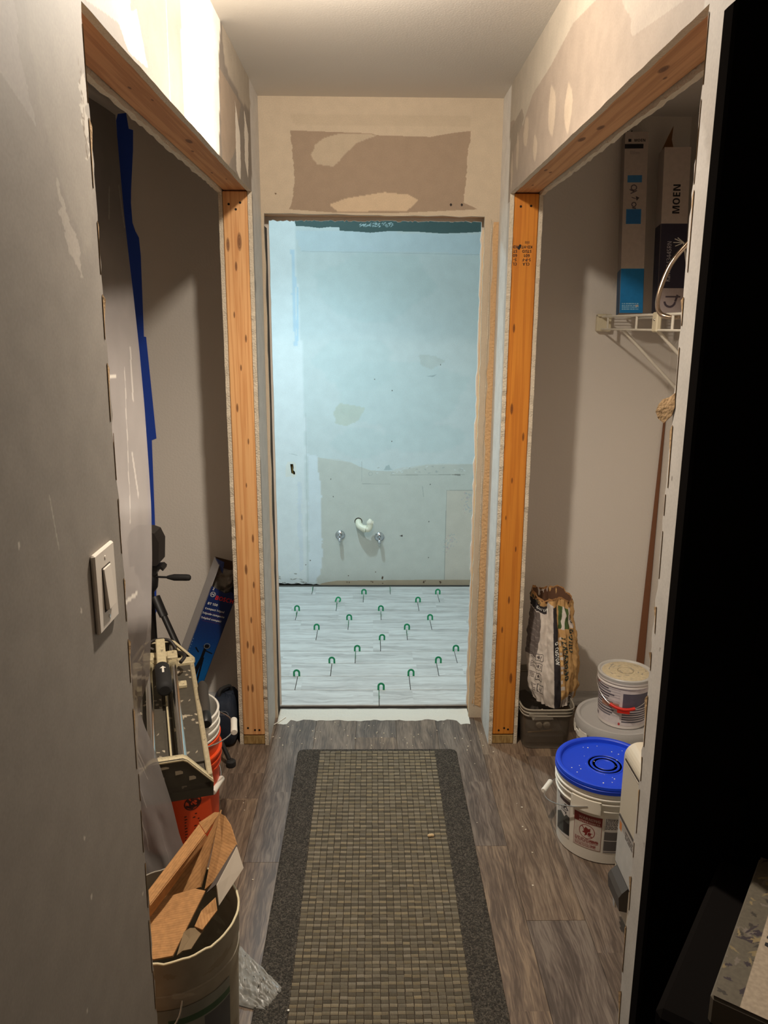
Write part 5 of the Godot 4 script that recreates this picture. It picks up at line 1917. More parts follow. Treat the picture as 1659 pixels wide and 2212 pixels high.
func wire_shelf() -> void:
	var t := thing("wire_shelf", "white coated wire shelf with struts and end brackets on the right closet wall", "shelf")
	var white := mat(c255(226, 220, 206), 0.4)
	var xr := 0.957
	var yt := 1.716
	var z0 := -3.355
	var z1 := -1.16
	var st := begin()
	tube(st, [v(xr, yt, z0), v(xr, yt, z1)], 0.0042, 10)
	tube(st, [v(xr, yt - 0.050, z0), v(xr, yt - 0.050, z1)], 0.0042, 10)
	for z in [-3.255, -2.90, -2.55, -2.2, -1.85, -1.5, -1.2]:
		tube(st, [v(xr, yt, z), v(xr, yt - 0.05, z)], 0.0036, 8)
		box(st, v(xr, yt - 0.025, z), v(0.004, 0.046, 0.016), 0.001)
	put("front_lip", st, white, t)
	st = begin()
	for x in [1.06, 1.245]:
		tube(st, [v(x, yt - 0.006, z0), v(x, yt - 0.006, z1)], 0.0036, 8)
	put("rail", st, white, t)
	st = begin()
	for i in 86:
		var z := z0 + 0.012 + i * 0.0254
		tube(st, [v(xr, yt + 0.004, z), v(1.25, yt + 0.004, z)], 0.0016, 6)
	var d := put("deck_wires", st, white, t)
	d.set_meta("kind", "stuff")
	var cream := mat(c255(222, 212, 184), 0.45)
	st = begin()
	box(st, v(xr + 0.012, yt - 0.024, z0 + 0.001), v(0.062, 0.070, 0.026), 0.004)
	box(st, v(xr - 0.002, yt + 0.006, z0 + 0.012), v(0.034, 0.012, 0.03), 0.003)
	put("wall_bracket", st, cream, t)
	for q in [[-2.715, -2.67], [-1.7, -1.66]]:
		st = begin()
		box(st, v(xr, yt - 0.024, (q[0] + q[1]) * 0.5), v(0.018, 0.066, q[1] - q[0]), 0.004)
		var clip := put("clip", st, cream, t)
		st = begin()
		lathe(st, [v2(0.005, 0), v2(0.0035, 0.002), v2(0, 0.002)], 10, Vector3.ZERO, Transform3D(Basis(Vector3.BACK, PI * 0.5), v(xr - 0.009, yt - 0.016, (q[0] + q[1]) * 0.5)))
		put("screw", st, M.steel, clip)
	for z in [-3.06, -2.69, -1.68]:
		st = begin()
		tube(st, [v(xr + 0.002, yt - 0.05, z), v(1.248, yt - 0.335, z)], 0.0062, 10)
		box(st, v(1.262, yt - 0.34, z), v(0.014, 0.05, 0.02), 0.003)
		put("strut", st, white, t)
	for z in [-3.0, -2.45]:
		st = begin()
		box(st, v(1.256, yt - 0.002, z), v(0.024, 0.024, 0.016), 0.003)
		put("back_clip", st, cream, t)


func faucet_boxes() -> void:
	# slim white carton leaning back against the end board
	var w := 0.090
	var h := 0.70
	var d := 0.062
	var t := thing("carton", "slim white carton with a bright blue foot on the wire shelf", "box", v(1.018, 1.7225, -3.18), "faucet cartons on the wire shelf", -0.10)
	t.rotation.x = -0.20
	var cv := Canvas.new(-w / 2, w / 2, 0, h, 800, c255(190, 176, 166))
	cv.rect(-w / 2, 0, w / 2, 0.172, c255(14, 120, 182))
	cv.rect(-w / 2, h - 0.066, 0.026, h - 0.048, c255(24, 26, 34))
	cv.rect(-0.03, 0.505, 0.025, 0.532, c255(60, 128, 184))
	cv.rect(-0.031, 0.345, 0.026, 0.402, c255(60, 128, 184))
	cv.rect(-0.029, 0.347, 0.024, 0.400, c255(40, 112, 176))
	for q in [[-0.004, 0.485, 0.010], [-0.002, 0.42, 0.008]]:
		cv.ring(q[0], q[1], q[2], 0.004, c255(86, 76, 84))
	for q in [[-0.02, 0.478, 0.0, 0.468, 0.004], [-0.016, 0.462, 0.008, 0.474, 0.004], [-0.012, 0.448, 0.004, 0.442, 0.003], [-0.008, 0.408, 0.006, 0.405, 0.005]]:
		cv.line(q[0], q[1], q[2], q[3], q[4], c255(86, 76, 84))
	cv.poly([v2(0.004, 0.452), v2(0.018, 0.446), v2(0.008, 0.434)], c255(60, 54, 62))
	cv.scribble(-0.024, h - 0.088, 0.012, h - 0.073, 3, c255(150, 140, 136))
	cv.scribble(-0.036, 0.012, 0.028, 0.04, 4, c255(150, 190, 214))
	cv.grain(0.04, 0.05, 65)
	carton(t, w, h, d, cv, c255(150, 140, 134), 0.172, c255(22, 70, 108))
	var st := begin()
	lettering(st, "MOEN", 0.0105, Transform3D(Basis.IDENTITY, v(0.012, h - 0.034, d / 2 + 0.0003)))
	box(st, v(-0.026, h - 0.034, d / 2 + 0.0006), v(0.011, 0.011, 0.0005))
	put("lettering", st, M.ink, t)
	st = begin()
	sheet(st, [v(-0.036, h, 0.02), v(-0.030, h, 0.02), v(-0.034, h + 0.028, 0.022)], 0.002)
	sheet(st, [v(-0.022, h, 0.0), v(-0.005, h, -0.005), v(-0.012, h + 0.022, -0.004)], 0.002)
	put("flap", st, mat(c255(70, 60, 54), 0.8), t)
	# the wider one beside it
	w = 0.100
	h = 0.615
	d = 0.072
	t = thing("carton", "white and navy carton behind the chrome hose on the wire shelf", "box", v(1.150, 1.7225, -3.13), "faucet cartons on the wire shelf", -0.06)
	t.rotation.x = -0.13
	cv = Canvas.new(-w / 2, w / 2, 0, h, 800, c255(196, 182, 172))
	cv.rect(-w / 2, 0.095, w / 2, 0.335, c255(46, 42, 62))
	cv.rect(-w / 2, 0.0, w / 2, 0.094, c255(188, 174, 172))
	for i in 14:
		var a := PI * 0.9 * i / 13.0
		var b := PI * 0.9 * (i + 1) / 13.0
		cv.line(-0.002 - cos(a) * 0.020, 0.045 - sin(a) * 0.02, -0.002 - cos(b) * 0.020, 0.045 - sin(b) * 0.02, 0.008, c255(78, 68, 78))
	cv.line(0.018, 0.045, 0.026, 0.07, 0.008, c255(78, 68, 78))
	cv.rect(-0.02, 0.06, 0.036, 0.066, c255(86, 76, 84))
	cv.grain(0.04, 0.05, 66)
	carton(t, w, h, d, cv, c255(160, 148, 140), 0.335, c255(40, 38, 56))
	st = begin()
	lettering(st, "MOEN", 0.027, Transform3D(Basis(Vector3.BACK, PI * 0.5), v(0.004, 0.425, d / 2 + 0.0003)))
	put("lettering", st, M.ink, t)
	st = begin()
	lettering(st, "Karis 84344SRN", 0.0155, Transform3D(Basis(Vector3.BACK, PI * 0.5), v(-0.014, 0.195, d / 2 + 0.0003)), false)
	put("lettering", st, mat(c255(206, 200, 206), 0.6), t)
	st = begin()
	sheet(st, [v(-0.045, h, -0.03), v(0.01, h, -0.034), v(0.004, h + 0.02, -0.034), v(-0.004, h + 0.05, -0.033), v(0.0, h + 0.10, -0.032), v(-0.018, h + 0.062, -0.032)], 0.003)
	put("flap", st, mat(c255(128, 88, 48), 0.85), t)


func carton(t: Node3D, w: float, h: float, d: float, cv: Canvas, side_col: Color, band: float, band_col: Color) -> void:
	var st := begin()
	box(st, v(0, h * 0.5, -0.0005), v(w, h, d - 0.001), 0.001)
	put("body", st, mat(side_col, 0.6), t)
	st = begin()
	face(st, [v2(-w / 2 + 0.0008, 0.0008), v2(w / 2 - 0.0008, 0.0008), v2(w / 2 - 0.0008, h - 0.0008), v2(-w / 2 + 0.0008, h - 0.0008)], v(0, 0, d / 2), Vector3.RIGHT, Vector3.UP, Vector3.BACK, cv)
	put("front_print", st, tmat(cv.tex(), 0.5, false), t)
	st = begin()
	for s in [-1.0, 1.0]:
		quad(st, v(s * (w / 2 + 0.0003), 0.001, d / 2 - 0.001), v(s * (w / 2 + 0.0003), 0.001, -d / 2 + 0.001), v(s * (w / 2 + 0.0003), band, -d / 2 + 0.001), v(s * (w / 2 + 0.0003), band, d / 2 - 0.001), v(s, 0, 0))
	put("side_print", st, mat(band_col, 0.55), t)


func shower_hose() -> void:
	var t := thing("shower_hose", "looped chrome corrugated shower hose hanging over the wire shelf's front", "hose")
	var pts := smooth_path([v(1.04, 2.0, -2.52), v(0.991, 1.929, -2.58), v(0.954, 1.872, -2.60), v(0.928, 1.801, -2.60), v(0.921, 1.748, -2.60), v(0.930, 1.720, -2.595), v(0.948, 1.709, -2.58), v(0.972, 1.708, -2.55), v(1.0, 1.722, -2.50), v(1.06, 1.728, -2.42)], 260)
	var r := []
	for i in pts.size():
		r.append(0.0082 if i % 2 else 0.0070)
	var st := begin()
	tube(st, pts, r, 14)
	put("corrugated_tube", st, mat(c255(214, 196, 178), 0.2, 1.0), t)
	var z := thing("zip_tie", "white plastic tie ends in front of the navy carton on the wire shelf", "zip tie", v(1.083, 1.965, -2.88))
	st = begin()
	for q in [[-0.022, 0.012], [-0.026, 0.0], [-0.018, -0.012], [-0.012, 0.016]]:
		tube(st, [v(0.012, 0, 0), v(q[0], q[1], 0.004)], 0.0016, 6)
	tube(st, smooth_path([v(0.012, 0, 0), v(0.03, -0.06, -0.01), v(0.05, -0.16, -0.02), v(0.06, -0.2375, -0.02)], 10), 0.003, 6)
	put("strap", st, M.white_plastic, z)


func storage_bin() -> void:
	var t := thing("storage_bin", "murky clear plastic storage bin of odds and ends under the mortar bag", "storage bin", v(0.7155, 0, -3.07))
	var clear := mat(Color(0.42, 0.38, 0.33, 0.62), 0.3)
	clear.transparency = BaseMaterial3D.TRANSPARENCY_ALPHA
	var w := 0.205
	var d := 0.42
	var h := 0.185
	var ring := func(e: float, y: float, r: float) -> Array:
		var o := []
		for i in 33:
			var a := TAU * i / 32.0
			var sx := signf(cos(a)) * pow(absf(cos(a)), 0.3)
			var sz := signf(sin(a)) * pow(absf(sin(a)), 0.22)
			o.append(v(sx * (w / 2 * e + r), y, sz * (d / 2 * e + r)))
		return o
	var st := begin()
	var lv := [[0.92, 0.003], [0.93, 0.012], [1.0, h - 0.03]]
	for k in 2:
		var a: Array = ring.call(lv[k][0], lv[k][1], 0.0)
		var b: Array = ring.call(lv[k + 1][0], lv[k + 1][1], 0.0)
		for i in 32:
			quad(st, a[i], a[i + 1], b[i + 1], b[i], (a[i] + a[i + 1]) * v(1, 0, 1))
	var fl: Array = ring.call(0.92, 0.003, 0.0)
	for i in 32:
		tri(st, v(0, 0.003, 0), fl[i], fl[i + 1], Vector2.ZERO, Vector2.ZERO, Vector2.ZERO, Vector3.UP)
	put("tub", st, clear, t)
	st = begin()
	for k in [[h - 0.03, 0.004], [h - 0.016, 0.005], [h - 0.002, 0.006]]:
		tube(st, ring.call(1.0, k[0], k[1]), 0.0036, 6, false)
	var a: Array = ring.call(1.0, h - 0.034, 0.002)
	var b: Array = ring.call(1.0, h, 0.002)
	for i in 32:
		quad(st, a[i], a[i + 1], b[i + 1], b[i], (a[i] + a[i + 1]) * v(1, 0, 1))
	box(st, v(-0.045, h - 0.022, d / 2 + 0.004), v(0.075, 0.012, 0.004), 0.001)
	put("rim", st, mat(c255(150, 142, 128), 0.45), t)
	# what shows through it
	st = begin()
	prism(st, [v2(-0.055, 0.112), v2(0.03, 0.115), v2(0.01, 0.135), v2(-0.012, 0.148), v2(-0.032, 0.138)], v(0, 0, 0.165), Vector3.RIGHT, Vector3.UP, v(0, 0, -0.03))
	tag(put("foam_block", st, mat(c255(196, 186, 168), 0.9)), "pale wedge-shaped offcut inside the murky storage bin", "offcut").position = t.position
	st = begin()
	for q in [[-0.028, 0.09, 0.013], [0.004, 0.089, 0.014]]:
		lathe(st, [v2(q[2], 0), v2(q[2], 0.012), v2(q[2] * 0.8, 0.014), v2(0, 0.014)], 20, Vector3.ZERO, Transform3D(Basis(Vector3.RIGHT, PI * 0.5), v(q[0], q[1], 0.155)))
	tag(put("bottle_caps", st, mat(c255(150, 138, 120), 0.7)), "two dull round caps showing through the storage bin's front", "caps").position = t.position
	st = begin()
	tube(st, [v(-0.075, 0.062, 0.17), v(0.02, 0.073, 0.175)], 0.003, 6)
	tag(put("stick", st, mat(c255(176, 140, 92), 0.8)), "thin wooden stick lying inside the murky storage bin", "stick").position = t.position
	st = begin()
	box(st, v(0, 0.035, 0), v(0.17, 0.055, 0.36), 0.015)
	box(st, v(-0.02, 0.08, -0.05), v(0.12, 0.04, 0.2), 0.012, Transform3D(Basis(Vector3.UP, 0.4), Vector3.ZERO))
	box(st, v(0.03, 0.1, 0.08), v(0.08, 0.05, 0.08), 0.012, Transform3D(Basis(Vector3.UP, -0.3), Vector3.ZERO))
	tag(put("tool_bundle", st, grime(c255(60, 54, 48), c255(120, 108, 92), 60, 33)), "dark jumble of tools filling the bottom of the storage bin", "tools").position = t.position


func mortar_bag() -> void:
	var t := thing("mortar_bag", "half-used paper mortar bag, white and tan with a black stripe, opened at the top", "bag", v(0.757, 0.186, -2.985))
	var n := FastNoiseLite.new()
	n.seed = 23
	n.frequency = 1.0
	var hgt := 0.415
	var surf := func(an: float, f: float) -> Vector3:
		# an: round the bag, 0 = the corner that faces the hallway; f: 0 foot, 1 mouth
		var p := 1.28
		var r := 1.0 / pow(pow(absf(cos(an)), p) + pow(absf(sin(an)), p), 1.0 / p)
		var size := 0.104 * (0.86 + 0.14 * smoothstep(0.0, 0.12, f) - 0.10 * smoothstep(0.5, 0.95, f) + 0.05 * sin(f * 5.0))
		var e := v(sin(an) * r * size, 0, cos(an) * r * size * 0.72)
		var crease := n.get_noise_2d(an * 3.0, f * 3.5) * 0.013 + n.get_noise_2d(an * 9.0 + 30.0, f * 11.0) * 0.005
		# a deep dent down the front corner where the paper folds in
		crease -= 0.018 * exp(-pow((an - 0.30) / 0.22, 2.0)) * smoothstep(0.35, 0.7, f)
		crease -= 0.012 * exp(-pow((an + 0.45) / 0.16, 2.0)) * smoothstep(0.25, 0.6, f)
		e += v(sin(an), 0, cos(an)) * crease
		var top := hgt * (1.0 + 0.045 * sin(an * 1.0 - 2.2) + 0.03 * sin(an * 3.0 + 0.6))
		var y := f * top - 0.030 * (1.0 - smoothstep(0.0, 0.25, f)) * maxf(0.0, cos(an)) 
		return e + v(-0.012 * f, y, -0.075 * f)
	var cv := Canvas.new(-PI, PI, 0, PI * 1.3, 150, c255(192, 152, 98))
	var K := PI * 1.3
	var white := c255(206, 196, 186)
	var dark := c255(40, 35, 38)
	cv.poly([v2(-3.2, 0), v2(-0.06, 0), v2(-0.02, 0.5 * K), v2(-0.06, 0.95 * K), v2(-0.4, K), v2(-3.2, K)], white)
	cv.poly([v2(-3.2, 0.40 * K), v2(-0.95, 0.42 * K), v2(-0.75, 0.74 * K), v2(-0.9, 0.86 * K), v2(-3.2, 0.86 * K)], c255(104, 94, 90))  # shadow side of the sack painted in as dark grey
	for i in 7:
		cv.line(-1.6, (0.46 + i * 0.055) * K, -0.9, (0.45 + i * 0.055) * K, 0.02, c255(136, 126, 120))
	# instruction boxes on the white face
	for q in [[-0.95, 0.10], [-1.0, 0.20], [-0.98, 0.30], [-0.95, 0.395]]:
		var x: float = q[0]
		var y: float = q[1] * K
		for e in [[0, 0, 0.34, 0], [0.34, 0, 0.34, 0.26], [0.34, 0.26, 0, 0.26], [0, 0.26, 0, 0]]:
			cv.line(x + e[0], y + e[1], x + e[2], y + e[3], 0.022, dark)
		cv.blob(x + 0.12, y + 0.13, 0.05, 0.07, c255(84, 76, 76), 0.4)
		cv.line(x + 0.2, y + 0.05, x + 0.26, y + 0.2, 0.03, c255(84, 76, 76))
		cv.scribble(x - 0.34, y, x - 0.06, y + 0.25, 4, c255(110, 100, 98))
	# black stripe down the corner and across the fold at the top
	cv.poly([v2(-0.08, 0), v2(0.20, 0), v2(0.16, 0.3 * K), v2(0.12, 0.6 * K), v2(0.16, 0.93 * K), v2(-0.08, 0.93 * K), v2(-0.10, 0.6 * K), v2(-0.10, 0.3 * K)], dark)
	cv.poly([v2(-2.2, 0.87 * K), v2(-0.45, 0.87 * K), v2(-0.45, 0.945 * K), v2(-2.2, 0.955 * K)], dark)
	cv.poly([v2(-2.2, 0.955 * K), v2(-0.45, 0.945 * K), v2(-0.45, K), v2(-2.2, K)], c255(180, 138, 84))
	# stepped white-and-tan edge along the stripe
	for i in 12:
		var y := 0.10 + i * 0.045
		cv.rect(0.18, y * K, 0.18 + 0.10 * (1 + i % 2), (y + 0.028) * K, white if i % 3 else c255(214, 176, 116))
	# green and white banner near the mouth, white tag at the foot
	cv.poly([v2(0.2, 0.70 * K), v2(0.95, 0.72 * K), v2(0.95, 0.92 * K), v2(0.3, 0.93 * K)], c255(70, 92, 46))
	cv.poly([v2(0.36, 0.70 * K), v2(0.56, 0.70 * K), v2(0.72, 0.93 * K), v2(0.56, 0.93 * K), v2(0.5, 0.80 * K)], c255(214, 206, 198))
	cv.rect(0.95, 0.73 * K, 1.3, 0.94 * K, c255(212, 202, 194))
	cv.poly([v2(0.2, 0.0), v2(1.25, 0.0), v2(1.25, 0.09 * K), v2(0.2, 0.07 * K)], c255(208, 198, 188))
	cv.grain(0.06, 0.03, 67)
	var st := begin()
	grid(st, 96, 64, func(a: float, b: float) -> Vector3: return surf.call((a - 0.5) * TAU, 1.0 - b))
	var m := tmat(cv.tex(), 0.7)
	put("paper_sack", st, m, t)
	st = begin()
	grid(st, 48, 10, func(a: float, b: float) -> Vector3:
		var e: Vector3 = surf.call((a - 0.5) * TAU, 1.0)
		return e.lerp(v(-0.01, 0.29, -0.06), b * 0.8) + v(0, -0.05 * b, 0))
	put("inside", st, mat(c255(92, 62, 42), 0.9), t)
	# the stiff torn lip on its left and a fold over the back
	st = begin()
	var lip := []
	for i in 30:
		lip.append(surf.call(-3.1 + i * 6.2 / 29.0, 1.0) + v(0, rng.randf_range(-0.002, 0.006), 0))
	for i in 29:
		var a: Vector3 = lip[i]
		var b: Vector3 = lip[i + 1]
		sheet(st, [a - v(0, 0.004, 0), b - v(0, 0.004, 0), b + v(0, rng.randf_range(0.0, 0.007), 0), a + v(0, rng.randf_range(0.0, 0.007), 0)], 0.0012)
	put("torn_lip", st, M.card, t).set_meta("kind", "stuff")
	# lettering runs down the sack
	var print_on := func(a0: float, f0: float) -> Callable:
		return func(p: Vector3) -> Vector3:
			var a: float = a0 + p.x / 0.085
			var f: float = f0 + p.y / hgt
			var e: Vector3 = surf.call(a, f)
			var o: Vector3 = surf.call(a, f) - v(-0.012 * f, 0, -0.075 * f)
			return e + v(o.x, 0, o.z).normalized() * (0.0012 + p.z)
	var down := Transform3D(Basis(Vector3.BACK, -PI * 0.5), Vector3.ZERO)
	st = begin()
	lettering(st, "CUSTOM", 0.0125, down, true, print_on.call(0.035, 0.46))
	lettering(st, "O", 0.014, down, true, print_on.call(0.035, 0.585))
	lettering(st, "CUSTOM", 0.011, Transform3D.IDENTITY, true, print_on.call(-0.70, 0.908))
	put("lettering", st, M.white_ink, t).set_meta("label", "white lettering on the black stripe")
	st = begin()
	lettering(st, "VERSABOND", 0.022, down, true, print_on.call(0.50, 0.42))
	lettering(st, "BOND", 0.026, down, true, print_on.call(0.95, 0.60))
	lettering(st, "VERSABO", 0.012, Transform3D.IDENTITY, true, print_on.call(-1.2, 0.972))
	put("lettering", st, mat(c255(26, 52, 50), 0.7), t).set_meta("label", "dark green lettering on the tan face")
	st = begin()
	lettering(st, "PROFESSIONAL THINSET MORTAR", 0.0062, down, false, print_on.call(0.33, 0.43))
	lettering(st, "WHITE", 0.0085, down, true, print_on.call(1.0, 0.05))
	lettering(st, "BLANCO", 0.0085, down, true, print_on.call(0.84, 0.045))
	lettering(st, "CUSTOM", 0.0085, down, true, print_on.call(1.12, 0.84))
	put("lettering", st, M.ink, t).set_meta("label", "small black lettering")


func mud_bucket() -> void:
	var c := v(0.956, 0, -2.768)
	var t := thing("bucket", "low white bucket with a dusty grey lid, the red-handled pail standing on it", "bucket", c)
	bucket_shell(t, 0.195, 0.140, 0.152, mat(c255(226, 224, 218), 0.4), [[0.045, 0.006, 0.02]])
	var prof := [v2(0.154, 0.168), v2(0.1585, 0.168), v2(0.159, 0.182), v2(0.157, 0.196), v2(0.153, 0.208), v2(0.148, 0.209), v2(0.141, 0.207), v2(0.136, 0.199), v2(0.132, 0.197), v2(0, 0.197)]
	var st := begin()
	lathe(st, prof, 72)
	put("lid", st, relief(mat(c255(176, 174, 172), 0.5), 0.1, 0.06, 8.0), t)
	for a in [-1.75, -1.2, -0.65]:
		st = begin()
		box(st, v(0, 0.155, 0.155), v(0.05, 0.035, 0.008), 0.003, Transform3D(Basis(Vector3.UP, a), Vector3.ZERO))
		put("tear_tab", st, M.white_plastic, t)


func pail() -> void:
	var t := thing("pail", "small printed white pail with a red-gripped wire handle and caked lid", "pail", v(0.973, 0.1975, -2.760))
	bucket_shell(t, 0.196, 0.0905, 0.0985, mat(c255(226, 220, 216), 0.4), [[0.022, 0.004, 0.006], [0.008, 0.0045, 0.006]])
	var st := begin()
	lathe(st, [v2(0.0985, 0.190), v2(0.103, 0.190), v2(0.1035, 0.200), v2(0.101, 0.203), v2(0.098, 0.2035), v2(0.094, 0.201), v2(0.092, 0.197), v2(0.0, 0.197)], 64)
	put("lid", st, mat(c255(186, 184, 180), 0.4), t)
	var cv := Canvas.new(0, 1, 0, 1, 256, c255(196, 182, 152))
	for i in 50:
		var a := cv.rg.randf() * TAU
		var d := cv.rg.randf_range(0.1, 0.46)
		cv.blob(0.5 + cos(a) * d, 0.5 + sin(a) * d, 0.05, 0.012, c255(150, 144, 134) if i % 2 else c255(208, 194, 160), 0.5, a + PI * 0.5)
	cv.ring(0.5, 0.5, 0.16, 0.02, c255(150, 138, 112))
	cv.grain(0.08, 0.04, 68)
	st = begin()
	lathe(st, [v2(0.087, 0.1973), v2(0.084, 0.1995), v2(0.05, 0.199), v2(0.028, 0.201), v2(0.024, 0.200), v2(0.0, 0.2003)], 48)
	tile_cap_uv(st, 0.09)
	put("dried_mud", st, tmat(cv.tex(), 0.9), t)
	# printed label
	var lc := Canvas.new(0, 0.30, 0, 0.155, 900, c255(216, 208, 210))
	var ink := c255(92, 88, 98)
	for i in 11:
		lc.rect(0.0, 0.03 + i * 0.0105, 0.138, 0.037 + i * 0.0105, ink if i % 3 else c255(120, 116, 126))
		lc.rect(0.09 + lc.rg.randf() * 0.03, 0.03 + i * 0.0105, 0.138, 0.036 + i * 0.0105, c255(206, 200, 202))
	lc.rect(0.148, 0.072, 0.25, 0.132, c255(92, 88, 104))
	for i in 6:
		lc.rect(0.148, 0.014 + i * 0.0095, 0.25, 0.0195 + i * 0.0095, ink)
	lc.rect(0.06, 0.066, 0.136, 0.086, c255(176, 130, 112))
	lc.rect(0.004, 0.008, 0.034, 0.02, c255(84, 80, 84))
	lc.rect(0.0, 0.146, 0.30, 0.155, c255(196, 188, 196))
	for q in [[0.0, 0.15, 0.05, 0.149], [0.01, 0.147, 0.035, 0.143]]:
		lc.line(q[0], q[1], q[2], q[3], 0.006, c255(196, 82, 84))
	lc.blob(0.14, 0.006, 0.004, 0.006, c255(190, 60, 60))
	lc.grain(0.05, 0.04, 69)
	st = begin()
	label_patch(st, 0.0905, 0.0985, 0.196, 0.016, 0.172, -1.9, 1.25)
	put("label_sheet", st, tmat(lc.tex(), 0.5, false), t)
	# bail hangs down in front, with its red grip
	var red := mat(c255(206, 38, 22), 0.42)
	var pts := []
	for i in 33:
		var a := PI * i / 32.0
		var d := v(sin(-0.30), 0, cos(-0.30))
		var e := v(cos(-0.30), 0, -sin(-0.30))
		pts.append(v(0, 0.176, 0) + e * cos(a) * 0.1045 + (d * 0.92 - Vector3.UP * 0.72) * sin(a) * 0.118)
	st = begin()
	tube(st, pts, 0.0016, 8)
	var h := put("handle", st, M.steel, t)
	st = begin()
	var gm := pts.slice(12, 22)
	tube(st, gm, 0.0062, 12)
	var mid: Vector3 = pts[16]
	var dirx := (pts[17] - pts[15] as Vector3).normalized()
	box(st, v(0, -0.008, 0), v(0.046, 0.016, 0.006), 0.002, Transform3D(Basis(dirx, Vector3.UP, dirx.cross(Vector3.UP)), mid))
	put("grip", st, red, h)


func tile_cap_uv(st: SurfaceTool, r: float) -> void:
	# lays a picture flat over a lid
	st.generate_normals()
	var ar := st.commit_to_arrays()
	var pos: PackedVector3Array = ar[Mesh.ARRAY_VERTEX]
	st.clear()
	st.begin(Mesh.PRIMITIVE_TRIANGLES)
	sg += 1
	st.set_smooth_group(sg)
	var idx: PackedInt32Array = ar[Mesh.ARRAY_INDEX] if ar[Mesh.ARRAY_INDEX] != null else PackedInt32Array(range(pos.size()))
	for i in idx:
		var p := pos[i]
		st.set_uv(v2(p.x / r * 0.5 + 0.5, p.z / r * 0.5 + 0.5))
		st.add_vertex(p)


